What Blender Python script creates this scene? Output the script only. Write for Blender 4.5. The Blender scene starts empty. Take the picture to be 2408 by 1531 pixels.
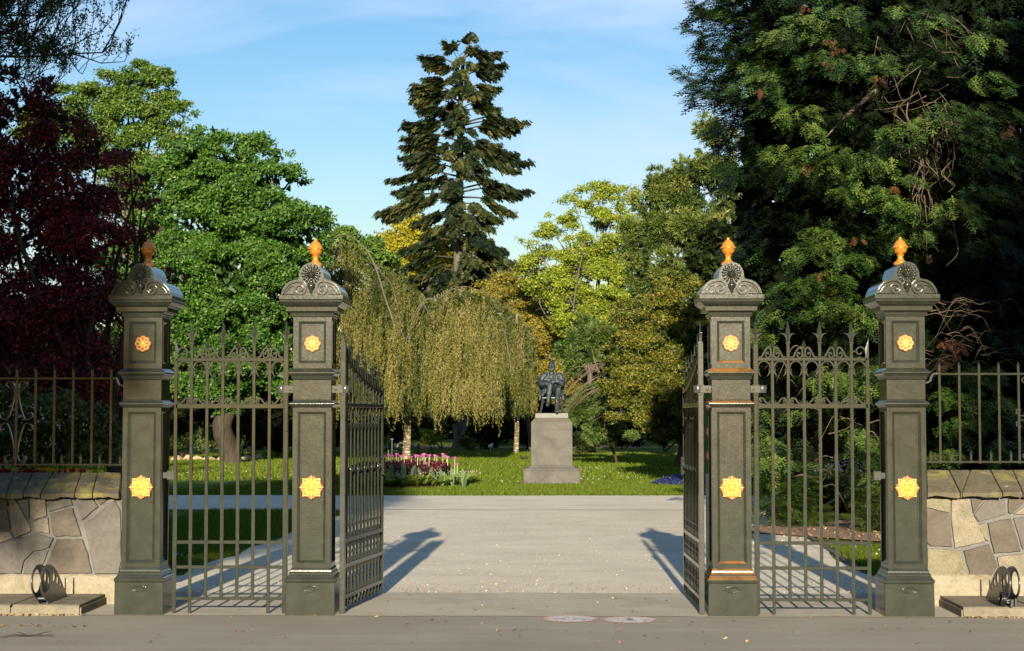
import bpy, bmesh, math, random
import numpy as np
from math import sin, cos, pi, radians, sqrt, atan, tan, atan2
from mathutils import Vector, Matrix

S = bpy.context.scene
COL = S.collection
rnd = random.Random(7)

# ------------------------------------------------------------------ camera
FPX = 4000.0                                   # focal length, in 1/2407 of the frame width
YAW, PITCH = atan(87.5/FPX), atan(212.5/FPX)
CAM = Vector((0.0, -13.8, 1.61))
cd = bpy.data.cameras.new("camera"); cam = bpy.data.objects.new("camera", cd); COL.objects.link(cam)
cam.location = CAM; cam.rotation_euler = (pi/2+PITCH, 0, YAW)
cd.sensor_width = 36; cd.lens = FPX/2407*36; cd.clip_start = .1; cd.clip_end = 3000
S.camera = cam

# ------------------------------------------------------------------ sky, sun, exposure
SUN_EL, SUN_AZ = radians(14.0), radians(0.45)
w = bpy.data.worlds.new("World"); S.world = w; w.use_nodes = True
nt = w.node_tree; nt.nodes.clear()
out = nt.nodes.new('ShaderNodeOutputWorld'); bg = nt.nodes.new('ShaderNodeBackground')
sky = nt.nodes.new('ShaderNodeTexSky'); sky.sky_type = 'NISHITA'; sky.sun_disc = False
sky.sun_elevation = SUN_EL; sky.sun_rotation = pi + SUN_AZ
sky.air_density = 1.25; sky.dust_density = .25; sky.ozone_density = 2.2; sky.altitude = 0
tc = nt.nodes.new('ShaderNodeTexCoord'); mp = nt.nodes.new('ShaderNodeMapping')
mp.inputs['Scale'].default_value = (1.0, 1.0, 3.6); mp.inputs['Rotation'].default_value = (0, radians(-16), 0)
nz = nt.nodes.new('ShaderNodeTexNoise'); nz.inputs['Scale'].default_value = 3.1; nz.inputs['Detail'].default_value = 7
nz.inputs['Roughness'].default_value = .52; nz.inputs['Distortion'].default_value = .5
cr = nt.nodes.new('ShaderNodeValToRGB'); cr.color_ramp.elements[0].position = .47; cr.color_ramp.elements[1].position = .70
cr.color_ramp.elements[0].color = (0, 0, 0, 1); cr.color_ramp.elements[1].color = (.75, .75, .75, 1)
mx = nt.nodes.new('ShaderNodeMix'); mx.data_type = 'RGBA'; mx.inputs[7].default_value = (5.6, 6.6, 8.2, 1)
hs = nt.nodes.new('ShaderNodeHueSaturation'); hs.inputs['Saturation'].default_value = 1.38; hs.inputs['Value'].default_value = 1.0
L = nt.links.new
L(tc.outputs['Generated'], mp.inputs['Vector']); L(mp.outputs[0], nz.inputs['Vector']); L(nz.outputs[0], cr.inputs[0])
tn_ = nt.nodes.new('ShaderNodeMix'); tn_.data_type = 'RGBA'; tn_.blend_type = 'MULTIPLY'; tn_.inputs[0].default_value = 1; tn_.inputs[7].default_value = (.98, .95, 1.10, 1)
L(sky.outputs[0], hs.inputs['Color']); L(cr.outputs[0], mx.inputs[0]); L(hs.outputs[0], tn_.inputs[6]); L(tn_.outputs[2], mx.inputs[6]); L(mx.outputs[2], bg.inputs[0]); L(bg.outputs[0], out.inputs[0])
bg.inputs[1].default_value = .060
sd = bpy.data.lights.new("sun", 'SUN'); sun = bpy.data.objects.new("sun", sd); COL.objects.link(sun)
sd.energy = 5.0; sd.angle = radians(.53); sd.color = (1.0, .865, .67)
SD = Vector((sin(SUN_AZ)*cos(SUN_EL), cos(SUN_AZ)*cos(SUN_EL), -sin(SUN_EL)))
sun.rotation_euler = SD.to_track_quat('-Z', 'Y').to_euler(); sun.location = (0, -30, 30)
S.view_settings.view_transform = 'Standard'; S.view_settings.look = 'None'
S.view_settings.exposure = 1.22; S.view_settings.gamma = 1; S.view_settings.use_curve_mapping = False
S.render.engine = 'CYCLES'
S.cycles.max_bounces = 5; S.cycles.diffuse_bounces = 2; S.cycles.glossy_bounces = 2; S.cycles.transmission_bounces = 3
S.cycles.transparent_max_bounces = 4; S.cycles.caustics_reflective = False; S.cycles.caustics_refractive = False
S.cycles.sample_clamp_indirect = 4

_F = Vector((-sin(YAW)*cos(PITCH), cos(YAW)*cos(PITCH), sin(PITCH)))
_R = Vector((cos(YAW), sin(YAW), 0)); _U = _R.cross(_F)
def at(px, py, Y):
    "surveyed point: sight line through a spot of the photo, met at distance Y behind the gate line"
    d = _F + _R*((px-1203.5)/FPX) + _U*((765.5-py)/FPX)
    return CAM + d*((Y-CAM.y)/d.y)
def gz(y):                                      # height of the ground at distance y behind the gates
    if y < 1.5: return 0.0
    if y < 24: return -.013*(y-1.5)
    return -.2925 - .009*(min(y, 85)-24)
def ground_at(px, py):
    for i in range(4000):
        y = -6 + i*.05
        p = at(px, py, y)
        if p.z <= gz(y): return p
    return p

# ------------------------------------------------------------------ helpers
def tag(o, label=None, cat=None, group=None, kind=None):
    if label: o['label'] = label
    if cat: o['category'] = cat
    if group: o['group'] = group
    if kind: o['kind'] = kind
    return o
def empty(name, loc=(0, 0, 0), rz=0, label=None, cat=None, group=None, kind=None):
    o = bpy.data.objects.new(name, None); COL.objects.link(o); o.empty_display_size = .1
    o.location = loc; o.rotation_euler = (0, 0, rz)
    return tag(o, label, cat, group, kind)
def link(name, me, parent=None, loc=None, rot=None):
    o = bpy.data.objects.new(name, me); COL.objects.link(o)
    if parent: o.parent = parent
    if loc is not None: o.location = loc
    if rot is not None: o.rotation_euler = rot
    return o
def copy_tree(o, parent=None):
    c = o.copy(); COL.objects.link(c); c.parent = parent
    for ch in [x for x in o.children]:
        copy_tree(ch, c)
    return c

class MB:
    def __init__(s): s.v = []; s.f = []
    def add(s, vs, fs):
        n = len(s.v); s.v += [tuple(v) for v in vs]; s.f += [tuple(i+n for i in f) for f in fs]
        return s
    def box(s, c, d, rz=0):
        x, y, z = c; a, b, e = d[0]/2, d[1]/2, d[2]/2; cz, sz = cos(rz), sin(rz); vs = []
        for dz in (-e, e):
            for dx, dy in ((-a, -b), (a, -b), (a, b), (-a, b)): vs.append((x+dx*cz-dy*sz, y+dx*sz+dy*cz, z+dz))
        return s.add(vs, [(3, 2, 1, 0), (4, 5, 6, 7), (0, 1, 5, 4), (1, 2, 6, 5), (2, 3, 7, 6), (3, 0, 4, 7)])
    def sq(s, prof, c=(0, 0), cap=True):           # square section stack
        vs = []; fs = []
        for h, z in prof:
            vs += [(c[0]-h, c[1]-h, z), (c[0]+h, c[1]-h, z), (c[0]+h, c[1]+h, z), (c[0]-h, c[1]+h, z)]
        for i in range(len(prof)-1):
            for k in range(4):
                a = i*4+k; b = i*4+(k+1) % 4; fs.append((a, b, b+4, a+4))
        if cap: fs += [(3, 2, 1, 0), tuple(len(vs)-4+k for k in range(4))]
        return s.add(vs, fs)
    def lathe(s, prof, c=(0, 0, 0), n=24, f=None, axis='z'):
        vs = []; fs = []; m = len(prof)
        for j in range(n):
            a = 2*pi*j/n
            for r, z in prof:
                rr, zz = (r, z) if f is None else f(r, z, a)
                x, y = rr*cos(a), rr*sin(a)
                if axis == 'z': vs.append((c[0]+x, c[1]+y, c[2]+zz))
                elif axis == 'y': vs.append((c[0]+x, c[1]-zz, c[2]+y))
                else: vs.append((c[0]+zz, c[1]+x, c[2]+y))
        for j in range(n):
            k = (j+1) % n
            for i in range(m-1): fs.append((j*m+i, k*m+i, k*m+i+1, j*m+i+1))
        return s.add(vs, fs)
    def ball(s, c, r, n=10, m=7):
        if not hasattr(r, '__len__'): r = (r, r, r)
        vs = []; fs = []
        for i in range(m+1):
            t = pi*i/m
            for j in range(n):
                a = 2*pi*j/n; vs.append((c[0]+r[0]*sin(t)*cos(a), c[1]+r[1]*sin(t)*sin(a), c[2]+r[2]*cos(t)))
        for i in range(m):
            for j in range(n):
                k = (j+1) % n; fs.append((i*n+j, (i+1)*n+j, (i+1)*n+k, i*n+k))
        return s.add(vs, fs)
    def tube(s, pts, r, n=6, caps=True):
        pts = [Vector(p) for p in pts]; m = len(pts)
        if not hasattr(r, '__len__'): r = [r]*m
        vs = []; up = None
        for i, p in enumerate(pts):
            d = (pts[min(i+1, m-1)]-pts[max(i-1, 0)])
            d = d.normalized() if d.length > 1e-9 else Vector((0, 0, 1))
            if up is None: up = d.cross(Vector((0, 0, 1))) if abs(d.z) < .9 else d.cross(Vector((1, 0, 0)))
            up = (up - d*up.dot(d)); up = up.normalized() if up.length > 1e-6 else d.orthogonal().normalized()
            b = d.cross(up)
            for k in range(n):
                a = 2*pi*k/n; vs.append(p+up*(r[i]*cos(a))+b*(r[i]*sin(a)))
        fs = [(i*n+k, i*n+(k+1) % n, (i+1)*n+(k+1) % n, (i+1)*n+k) for i in range(m-1) for k in range(n)]
        if caps: fs += [tuple(reversed(range(n))), tuple((m-1)*n+k for k in range(n))]
        return s.add(vs, fs)
    def ribbon(s, path, wd, d, y0=0, x0=0, z0=0, mx=1):
        "flat iron bar following a path in the x-z plane"
        P = [Vector((mx*p[0]+x0, p[1]+z0)) for p in path]; m = len(P); vs = []
        if not hasattr(wd, '__len__'): wd = [wd]*m
        for i, p in enumerate(P):
            t = P[min(i+1, m-1)]-P[max(i-1, 0)]
            t = t.normalized() if t.length > 1e-9 else Vector((1, 0)); n = Vector((-t.y, t.x))*(wd[i]/2)
            for a, b in ((1, -1), (1, 1), (-1, 1), (-1, -1)): vs.append((p.x+n.x*a, y0+b*d/2, p.y+n.y*a))
        fs = [(i*4+k, i*4+(k+1) % 4, i*4+4+(k+1) % 4, i*4+4+k) for i in range(m-1) for k in range(4)]
        fs += [(3, 2, 1, 0), tuple(m*4-4+k for k in range(4))]
        return s.add(vs, fs)
    def prism(s, poly, y0, y1):                     # polygon in x-z, between y0 and y1
        n = len(poly); vs = [(x, y0, z) for x, z in poly]+[(x, y1, z) for x, z in poly]
        fs = [(i, (i+1) % n, n+(i+1) % n, n+i) for i in range(n)]
        return s.add(vs, fs+[tuple(reversed(range(n))), tuple(range(n, 2*n))])
    def quad(s, a, b, c, d): return s.add([a, b, c, d], [(0, 1, 2, 3)])
    def mesh(s, name, m, smooth=False, bevel=0):
        me = bpy.data.meshes.new(name); me.from_pydata(s.v, [], s.f)
        bm = bmesh.new(); bm.from_mesh(me); bmesh.ops.recalc_face_normals(bm, faces=bm.faces)
        if bevel: bmesh.ops.bevel(bm, geom=[e for e in bm.edges if e.is_manifold and e.calc_face_angle(0) > .6], offset=bevel, segments=1, affect='EDGES')
        bm.to_mesh(me); bm.free()
        if m: me.materials.append(m)
        if smooth: me.polygons.foreach_set('use_smooth', [True]*len(me.polygons))
        if smooth == 'auto':
            try: me.set_sharp_from_angle(angle=radians(35))
            except Exception: pass
        me.update(); return me
    def build(s, name, m, parent=None, smooth=False, bevel=0, loc=None, rot=None):
        return link(name, s.mesh(name, m, smooth, bevel), parent, loc, rot)

def smooth_path(pts, n=6):
    P = [np.array(p, float) for p in pts]; P = [2*P[0]-P[1]]+P+[2*P[-1]-P[-2]]; out = []
    for i in range(1, len(P)-2):
        for k in range(n):
            t = k/n; a, b, c, d = P[i-1:i+3]
            out.append(tuple(.5*((2*b)+(-a+c)*t+(2*a-5*b+4*c-d)*t*t+(-a+3*b-3*c+d)*t**3)))
    out.append(tuple(P[-2])); return out
def spiral(cx, cz, r0, r1, a0, a1, n=18):
    return [(cx+(r0+(r1-r0)*i/n)*cos(radians(a0+(a1-a0)*i/n)), cz+(r0+(r1-r0)*i/n)*sin(radians(a0+(a1-a0)*i/n))) for i in range(n+1)]

def fill_curve(name, loops, depth, m, parent=None, loc=(0, 0, 0), rot=(pi/2, 0, 0), bevel=0):
    "flat plate with holes, from closed outlines; extruded by depth"
    cu = bpy.data.curves.new(name, 'CURVE'); cu.dimensions = '2D'; cu.fill_mode = 'BOTH'; cu.extrude = depth/2; cu.bevel_depth = bevel
    for lp in loops:
        sp = cu.splines.new('POLY'); sp.points.add(len(lp)-1); sp.use_cyclic_u = True
        for p, q in zip(sp.points, lp): p.co = (q[0], q[1], 0, 1)
    o = bpy.data.objects.new(name, cu); COL.objects.link(o)
    me = bpy.data.meshes.new_from_object(o.evaluated_get(bpy.context.evaluated_depsgraph_get()))
    bpy.data.objects.remove(o); bpy.data.curves.remove(cu); me.name = name; me.materials.clear(); me.materials.append(m)
    return link(name, me, parent, loc, rot)
def text_mesh(name, body, size, depth, m, parent=None, loc=(0, 0, 0), rot=(pi/2, 0, 0), space=1.0):
    cu = bpy.data.curves.new(name, 'FONT'); cu.body = body; cu.size = size; cu.extrude = depth; cu.align_x = 'CENTER'; cu.align_y = 'CENTER'; cu.space_character = space
    o = bpy.data.objects.new(name, cu); COL.objects.link(o)
    me = bpy.data.meshes.new_from_object(o.evaluated_get(bpy.context.evaluated_depsgraph_get()))
    bpy.data.objects.remove(o); bpy.data.curves.remove(cu); me.materials.clear(); me.materials.append(m)
    return link(name, me, parent, loc, rot)

# ------------------------------------------------------------------ materials
def new_mat(name):
    m = bpy.data.materials.new(name); m.use_nodes = True; nt = m.node_tree; nt.nodes.clear()
    o = nt.nodes.new('ShaderNodeOutputMaterial'); b = nt.nodes.new('ShaderNodeBsdfPrincipled')
    nt.links.new(b.outputs[0], o.inputs[0]); return m, nt, b, o
def N(nt, t, **k):
    n = nt.nodes.new(t)
    for a, v in k.items():
        if a.startswith('_'): setattr(n, a[1:], v)
        else: n.inputs[a].default_value = v
    return n
def noise(nt, vec, scale, detail=4, rough=.55, dist=0):
    n = N(nt, 'ShaderNodeTexNoise', Scale=scale, Detail=detail, Roughness=rough, Distortion=dist)
    nt.links.new(vec, n.inputs['Vector']); return n.outputs[0]
def ramp(nt, fac, stops):
    r = nt.nodes.new('ShaderNodeValToRGB'); e = r.color_ramp.elements
    while len(e) > 1: e.remove(e[-1])
    for i, (p, c) in enumerate(stops):
        el = e[0] if i == 0 else e.new(p)
        el.position = p; el.color = tuple(c)+(1,) if hasattr(c, '__len__') else (c, c, c, 1)
    nt.links.new(fac, r.inputs[0]); return r.outputs[0]
def mixc(nt, fac, a, b, blend='MIX'):
    m = nt.nodes.new('ShaderNodeMix'); m.data_type = 'RGBA'; m.blend_type = blend
    for s_, v in ((0, fac), (6, a), (7, b)):
        if isinstance(v, bpy.types.NodeSocket): nt.links.new(v, m.inputs[s_])
        elif hasattr(v, '__len__'): m.inputs[s_].default_value = tuple(v)+(1,)
        else: m.inputs[s_].default_value = v
    return m.outputs[2]
def mth(nt, op, a, b=0.0):
    m = nt.nodes.new('ShaderNodeMath'); m.operation = op
    for i, v in enumerate((a, b)):
        if isinstance(v, bpy.types.NodeSocket): nt.links.new(v, m.inputs[i])
        else: m.inputs[i].default_value = v
    return m.outputs[0]
def bump(nt, h, strength, dist, b, chain=None):
    n = N(nt, 'ShaderNodeBump', Strength=strength, Distance=dist); nt.links.new(h, n.inputs['Height'])
    if chain: nt.links.new(chain, n.inputs['Normal'])
    nt.links.new(n.outputs[0], b.inputs['Normal']); return n.outputs[0]
def coords(nt, world=False):
    if world: return nt.nodes.new('ShaderNodeNewGeometry').outputs['Position']
    return nt.nodes.new('ShaderNodeTexCoord').outputs['Object']

def iron_mat(name, c=(.0225, .0265, .0180), rust=False, rough=.17, sc=1.0, bs=.06):
    m, nt, b, o = new_mat(name); P = coords(nt)
    n1 = noise(nt, P, 9*sc, 5, .6); n2 = noise(nt, P, 55*sc, 3, .6)
    c0 = tuple(x*.78 for x in c); c2 = tuple(x*1.3 for x in c)
    col = ramp(nt, n1, [(.3, c0), (.5, c), (.72, c2)])
    g = nt.nodes.new('ShaderNodeNewGeometry'); sep = nt.nodes.new('ShaderNodeSeparateXYZ'); nt.links.new(g.outputs['Normal'], sep.inputs[0])
    if rust:
        up = mth(nt, 'MULTIPLY', ramp(nt, sep.outputs[2], [(.25, 0.), (.5, 1.)]), ramp(nt, n1, [(.34, .35), (.5, 1.)]))
        st = nt.nodes.new('ShaderNodeMapping'); st.inputs['Scale'].default_value = (14, 14, 1.2); nt.links.new(P, st.inputs[0])
        low = mth(nt, 'MULTIPLY', ramp(nt, noise(nt, st.outputs[0], 2.2, 4), [(.58, 0.), (.76, .4)]), .35)
        col = mixc(nt, mth(nt, 'MAXIMUM', up, low), col, (.185, .088, .022))
    else:
        up = mth(nt, 'MULTIPLY', ramp(nt, n1, [(.6, 0.), (.8, .3)]), .5)
        col = mixc(nt, up, col, (.028, .030, .020))
    nt.links.new(col, b.inputs['Base Color'])
    nt.links.new(ramp(nt, n2, [(.3, rough-.02), (.7, rough+.025)]), b.inputs['Roughness'])
    b.inputs['Specular IOR Level'].default_value = .55
    sp = ramp(nt, noise(nt, P, 75*sc, 2, .5), [(.60, 0.), (.68, 1.)])
    h = mth(nt, 'ADD', mth(nt, 'MULTIPLY', noise(nt, P, 48*sc, 4, .7), 1.), mth(nt, 'MULTIPLY', sp, .35))
    bump(nt, h, bs, .006, b); return m

def stone_mat(name, c1, c2, c3=None, pit=0.0, scale=6, rough=.85, lichen=0.0, bstr=.5):
    m, nt, b, o = new_mat(name)
    tcn = nt.nodes.new('ShaderNodeTexCoord'); P = tcn.outputs['Object']
    n1 = noise(nt, P, scale, 6, .6, .4); n2 = noise(nt, P, scale*9, 4, .7)
    col = ramp(nt, n1, [(.3, c1), (.52, c2), (.72, c3 or c1)])
    col = mixc(nt, .35, col, ramp(nt, n2, [(.3, .25), (.7, .95)]), 'MULTIPLY') if True else col
    h = n2
    if pit:
        v = N(nt, 'ShaderNodeTexVoronoi', Scale=75.0); nt.links.new(P, v.inputs['Vector'])
        wob = mth(nt, 'ADD', v.outputs['Distance'], mth(nt, 'MULTIPLY', n1, .35))
        pm = ramp(nt, wob, [(.33, 1.), (.46, 0.)])
        col = mixc(nt, mth(nt, 'MULTIPLY', pm, pit), col, (.07, .055, .035)); h = mth(nt, 'SUBTRACT', n2, mth(nt, 'MULTIPLY', pm, 1.2))
    if lichen:
        col = mixc(nt, mth(nt, 'MULTIPLY', ramp(nt, noise(nt, P, 4.3, 5, .6, 1), [(.5, 0.), (.66, 1.)]), lichen), col, (.28, .25, .055))
        sp = ramp(nt, noise(nt, P, 17, 2, .4), [(.70, 0.), (.73, 1.)])
        col = mixc(nt, mth(nt, 'MULTIPLY', sp, .5), col, (.46, .45, .39))
    n3 = noise(nt, P, scale*.45, 5, .7, 1.5); col = mixc(nt, ramp(nt, n3, [(.52, 0.), (.66, .38)]), col, tuple(x*.55 for x in c1))
    nt.links.new(col, b.inputs['Base Color']); b.inputs['Roughness'].default_value = rough; b.inputs['Specular IOR Level'].default_value = .25
    bump(nt, mth(nt, 'ADD', h, mth(nt, 'MULTIPLY', n1, .8)), bstr, .016, b); return m

def leaf_mat(name, stops, transl=.28, rough=.5, spec=.35):
    "stops: colours over the per-leaf 'tint' value"
    m, nt, b, o = new_mat(name)
    a = nt.nodes.new('ShaderNodeAttribute'); a.attribute_name = 'tint'
    n = len(stops); col = ramp(nt, a.outputs['Fac'], [(i/(n-1) if n > 1 else 0, c) for i, c in enumerate(stops)])
    nt.links.new(col, b.inputs['Base Color']); b.inputs['Roughness'].default_value = rough; b.inputs['Specular IOR Level'].default_value = spec
    t = nt.nodes.new('ShaderNodeBsdfTranslucent')
    nt.links.new(mixc(nt, 1., col, (1.35, 1.5, .75), 'MULTIPLY'), t.inputs[0])
    ms = nt.nodes.new('ShaderNodeMixShader'); ms.inputs[0].default_value = transl
    nt.links.new(b.outputs[0], ms.inputs[1]); nt.links.new(t.outputs[0], ms.inputs[2]); nt.links.new(ms.outputs[0], o.inputs[0])
    return m
def bark_mat(name, c1, c2, sc=3, stretch=.18, bs=.8, white=0.0):
    m, nt, b, o = new_mat(name); P = coords(nt, True)
    mp = nt.nodes.new('ShaderNodeMapping'); mp.inputs['Scale'].default_value = (1, 1, stretch); nt.links.new(P, mp.inputs[0])
    n1 = noise(nt, mp.outputs[0], sc*3, 6, .65)
    col = ramp(nt, n1, [(.32, c1), (.65, c2)])
    if white:
        mp2 = nt.nodes.new('ShaderNodeMapping'); mp2.inputs['Scale'].default_value = (.6, .6, 3.2); nt.links.new(P, mp2.inputs[0])
        col = mixc(nt, ramp(nt, noise(nt, mp2.outputs[0], 4.5, 3, .5), [(.57, 0.), (.60, white)]), col, (.62, .58, .48))
    nt.links.new(col, b.inputs['Base Color']); b.inputs['Roughness'].default_value = .9; b.inputs['Specular IOR Level'].default_value = .2
    bump(nt, n1, bs, .03, b); return m
def plain_mat(name, c, rough=.6, metal=0.0, spec=.4, ns=0, amt=.25, bs=0):
    m, nt, b, o = new_mat(name); b.inputs['Roughness'].default_value = rough; b.inputs['Metallic'].default_value = metal; b.inputs['Specular IOR Level'].default_value = spec
    if ns:
        P = coords(nt); n1 = noise(nt, P, ns, 4, .6)
        nt.links.new(ramp(nt, n1, [(.3, tuple(x*(1-amt) for x in c)), (.7, tuple(min(1, x*(1+amt)) for x in c))]), b.inputs['Base Color'])
        if bs: bump(nt, n1, bs, .004, b)
    else: b.inputs['Base Color'].default_value = tuple(c)+(1,)
    return m

M = {}
M['iron'] = iron_mat('iron_paint'); M['iron_rust'] = iron_mat('iron_paint_rust_stained', rust=True)
M['bar'] = iron_mat('bar_paint', c=(.024, .028, .020), rough=.135, sc=1.6, bs=.045)
M['gold'] = plain_mat('gold_paint', (.74, .43, .085), .38, .15, .5, 30, .12, .3)
M['copper'] = plain_mat('finial_paint', (.60, .25, .036), .28, .40, .5, 25, .12, .2)
M['gilt_shade'] = plain_mat('gilt_recess_shade', (.22, .065, .008), .5, .1, .5, 30, .2, .3)  # orange-brown backing, darkened to paint shade between the petals
M['steel'] = plain_mat('galvanised_steel', (.30, .31, .33), .42, .75, .5, 40, .2, .1)
M['stand'] = plain_mat('stand_steel', (.075, .085, .095), .38, .5, .5, 40, .2, .1)
M['clamp'] = iron_mat('clamp_paint', c=(.05, .054, .046), rough=.16, bs=.08)
M['stone_grey'] = stone_mat('stone_grey', (.105, .097, .086), (.135, .126, .113), (.12, .11, .098), scale=3)
M['stone_brown'] = stone_mat('stone_brown', (.085, .073, .057), (.115, .098, .077), (.14, .122, .094), scale=4)
M['stone_cream'] = stone_mat('stone_cream', (.17, .15, .105), (.255, .228, .165), (.20, .172, .115), pit=.85, scale=4)
M['stone_yellow'] = stone_mat('stone_yellow', (.165, .15, .095), (.22, .20, .13), (.16, .142, .09), pit=.5, scale=4)
M['mortar'] = stone_mat('mortar', (.155, .153, .142), (.205, .202, .188), scale=9, bstr=.8)
M['coping'] = stone_mat('coping_stone', (.105, .09, .058), (.15, .132, .082), (.095, .085, .056), scale=5, lichen=.75, bstr=.9)
M['render'] = stone_mat('limewashed_base', (.22, .19, .125), (.34, .305, .22), (.25, .22, .15), scale=5, bstr=1.0)
M['concrete'] = stone_mat('ledge_concrete', (.16, .14, .10), (.22, .195, .14), (.26, .23, .17), scale=4, bstr=.8)
M['pedestal'] = stone_mat('pedestal_stone', (.092, .086, .074), (.122, .115, .10), (.142, .134, .117), scale=2.2)
M['pedestal_dark'] = stone_mat('pedestal_stone_dark', (.09, .08, .06), (.13, .115, .088), scale=3)
M['bronze'] = plain_mat('bronze', (.034, .048, .053), .40, .4, .5, 9, .35, .15)
_nt = M['bronze'].node_tree; _mp = _nt.nodes.new('ShaderNodeMapping'); _mp.inputs['Scale'].default_value = (1, 1, .45)
_nt.links.new(_nt.nodes.new('ShaderNodeTexCoord').outputs['Object'], _mp.inputs[0])
bump(_nt, noise(_nt, _mp.outputs[0], 13, 4, .6, 1.5), .9, .035, [n for n in _nt.nodes if n.type == 'BSDF_PRINCIPLED'][0])
M['bronze_pale'] = plain_mat('weathered_bronze', (.055, .056, .052), .45, .35, .5, 14, .3, .2)
M['bark_birch'] = bark_mat('birch_bark', (.07, .05, .028), (.19, .15, .085), white=.6)
M['bark_grey'] = bark_mat('grey_bark', (.05, .043, .034), (.13, .115, .09))
M['bark_dark'] = bark_mat('dark_bark', (.025, .02, .014), (.06, .048, .034))
M['bark_red'] = bark_mat('redwood_bark', (.07, .045, .03), (.17, .12, .085), sc=2)
M['twig'] = bark_mat('dead_twig_bark', (.07, .048, .032), (.17, .13, .095), sc=6)
# ------------------------------------------------------------------ ground
def ground_mats():
    m, nt, b, o = new_mat('grass_ground'); P = coords(nt, True)
    n1 = noise(nt, P, .55, 5, .6); n2 = noise(nt, P, 22, 4, .7); n3 = noise(nt, P, 3.1, 4, .6)
    col = ramp(nt, n1, [(.3, (.075, .125, .016)), (.5, (.11, .165, .020)), (.7, (.15, .175, .032))])
    col = mixc(nt, .55, col, ramp(nt, n2, [(.3, .35), (.7, 1.)]), 'MULTIPLY')
    col = mixc(nt, mth(nt, 'MULTIPLY', ramp(nt, n3, [(.55, 0.), (.75, .6)]), 1.), col, (.125, .11, .035))
    nt.links.new(col, b.inputs['Base Color']); b.inputs['Roughness'].default_value = .9; b.inputs['Specular IOR Level'].default_value = .05
    bump(nt, n2, 1., .06, b); M['grass'] = m
    m, nt, b, o = new_mat('gravel'); P = coords(nt, True)
    v = N(nt, 'ShaderNodeTexVoronoi', Scale=60.0); nt.links.new(P, v.inputs['Vector'])
    n1 = noise(nt, P, .8, 5, .6); n2 = noise(nt, P, 45, 5, .75)
    col = ramp(nt, n1, [(.3, (.57, .51, .385)), (.55, (.65, .585, .45)), (.75, (.70, .635, .50))])
    col = mixc(nt, .75, col, ramp(nt, v.outputs['Color'], [(.1, .82), (.8, 1.03)]), 'MULTIPLY')
    col = mixc(nt, ramp(nt, n2, [(.62, 0.), (.78, .22)]), col, (.3, .27, .21))
    mp = nt.nodes.new('ShaderNodeMapping'); mp.inputs['Scale'].default_value = (.35, 1.6, 1); nt.links.new(P, mp.inputs[0])
    col = mixc(nt, ramp(nt, noise(nt, mp.outputs[0], 1.1, 4, .6), [(.5, 0.), (.75, .35)]), col, (.36, .33, .26))
    nt.links.new(col, b.inputs['Base Color']); b.inputs['Roughness'].default_value = .9; b.inputs['Specular IOR Level'].default_value = .2
    bump(nt, mth(nt, 'ADD', v.outputs['Distance'], n2), .6, .005, b); M['gravel'] = m
    m, nt, b, o = new_mat('asphalt'); P = coords(nt, True)
    n1 = noise(nt, P, .7, 5, .6); n2 = noise(nt, P, 120, 3, .7); n3 = noise(nt, P, 7, 5, .7, .6)
    col = ramp(nt, n1, [(.3, (.25, .225, .175)), (.55, (.30, .275, .215)), (.75, (.34, .315, .25))])
    col = mixc(nt, .5, col, ramp(nt, n2, [(.3, .5), (.7, 1.1)]), 'MULTIPLY')
    col = mixc(nt, ramp(nt, n3, [(.55, 0.), (.72, .3)]), col, (.22, .18, .12))
    mp = nt.nodes.new('ShaderNodeMapping'); mp.inputs['Scale'].default_value = (.25, 3., 1); nt.links.new(P, mp.inputs[0])
    col = mixc(nt, ramp(nt, noise(nt, mp.outputs[0], 1.5, 4, .6), [(.5, 0.), (.7, .3)]), col, (.40, .375, .315))
    nt.links.new(col, b.inputs['Base Color']); b.inputs['Roughness'].default_value = .88; b.inputs['Specular IOR Level'].default_value = .25
    bump(nt, n2, .35, .006, b); M['asphalt'] = m
    m, nt, b, o = new_mat('bark_mulch'); P = coords(nt, True)
    v = N(nt, 'ShaderNodeTexVoronoi', Scale=38.0); nt.links.new(P, v.inputs['Vector'])
    col = ramp(nt, v.outputs['Color'], [(.1, (.09, .05, .03)), (.5, (.24, .13, .07)), (.9, (.45, .28, .16))])
    nt.links.new(col, b.inputs['Base Color']); b.inputs['Roughness'].default_value = .95
    bump(nt, v.outputs['Distance'], 1., .03, b); M['mulch'] = m
    m, nt, b, o = new_mat('threshold'); P = coords(nt, True)
    n1 = noise(nt, P, 1.3, 5, .6, .5); n2 = noise(nt, P, 70, 4, .7)
    mp = nt.nodes.new('ShaderNodeMapping'); mp.inputs['Scale'].default_value = (.3, 1.5, 1); nt.links.new(P, mp.inputs[0]); n3 = noise(nt, mp.outputs[0], 2.2, 5, .65, 1)
    col = ramp(nt, n1, [(.3, (.31, .275, .20)), (.5, (.41, .37, .285)), (.75, (.46, .42, .335))])
    col = mixc(nt, ramp(nt, n3, [(.5, 0.), (.68, .6)]), col, (.34, .27, .16))
    col = mixc(nt, .5, col, ramp(nt, n2, [(.3, .5), (.7, 1.1)]), 'MULTIPLY')
    nt.links.new(col, b.inputs['Base Color']); b.inputs['Roughness'].default_value = .9
    bump(nt, n2, .4, .008, b); M['thresh'] = m
ground_mats()

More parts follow.
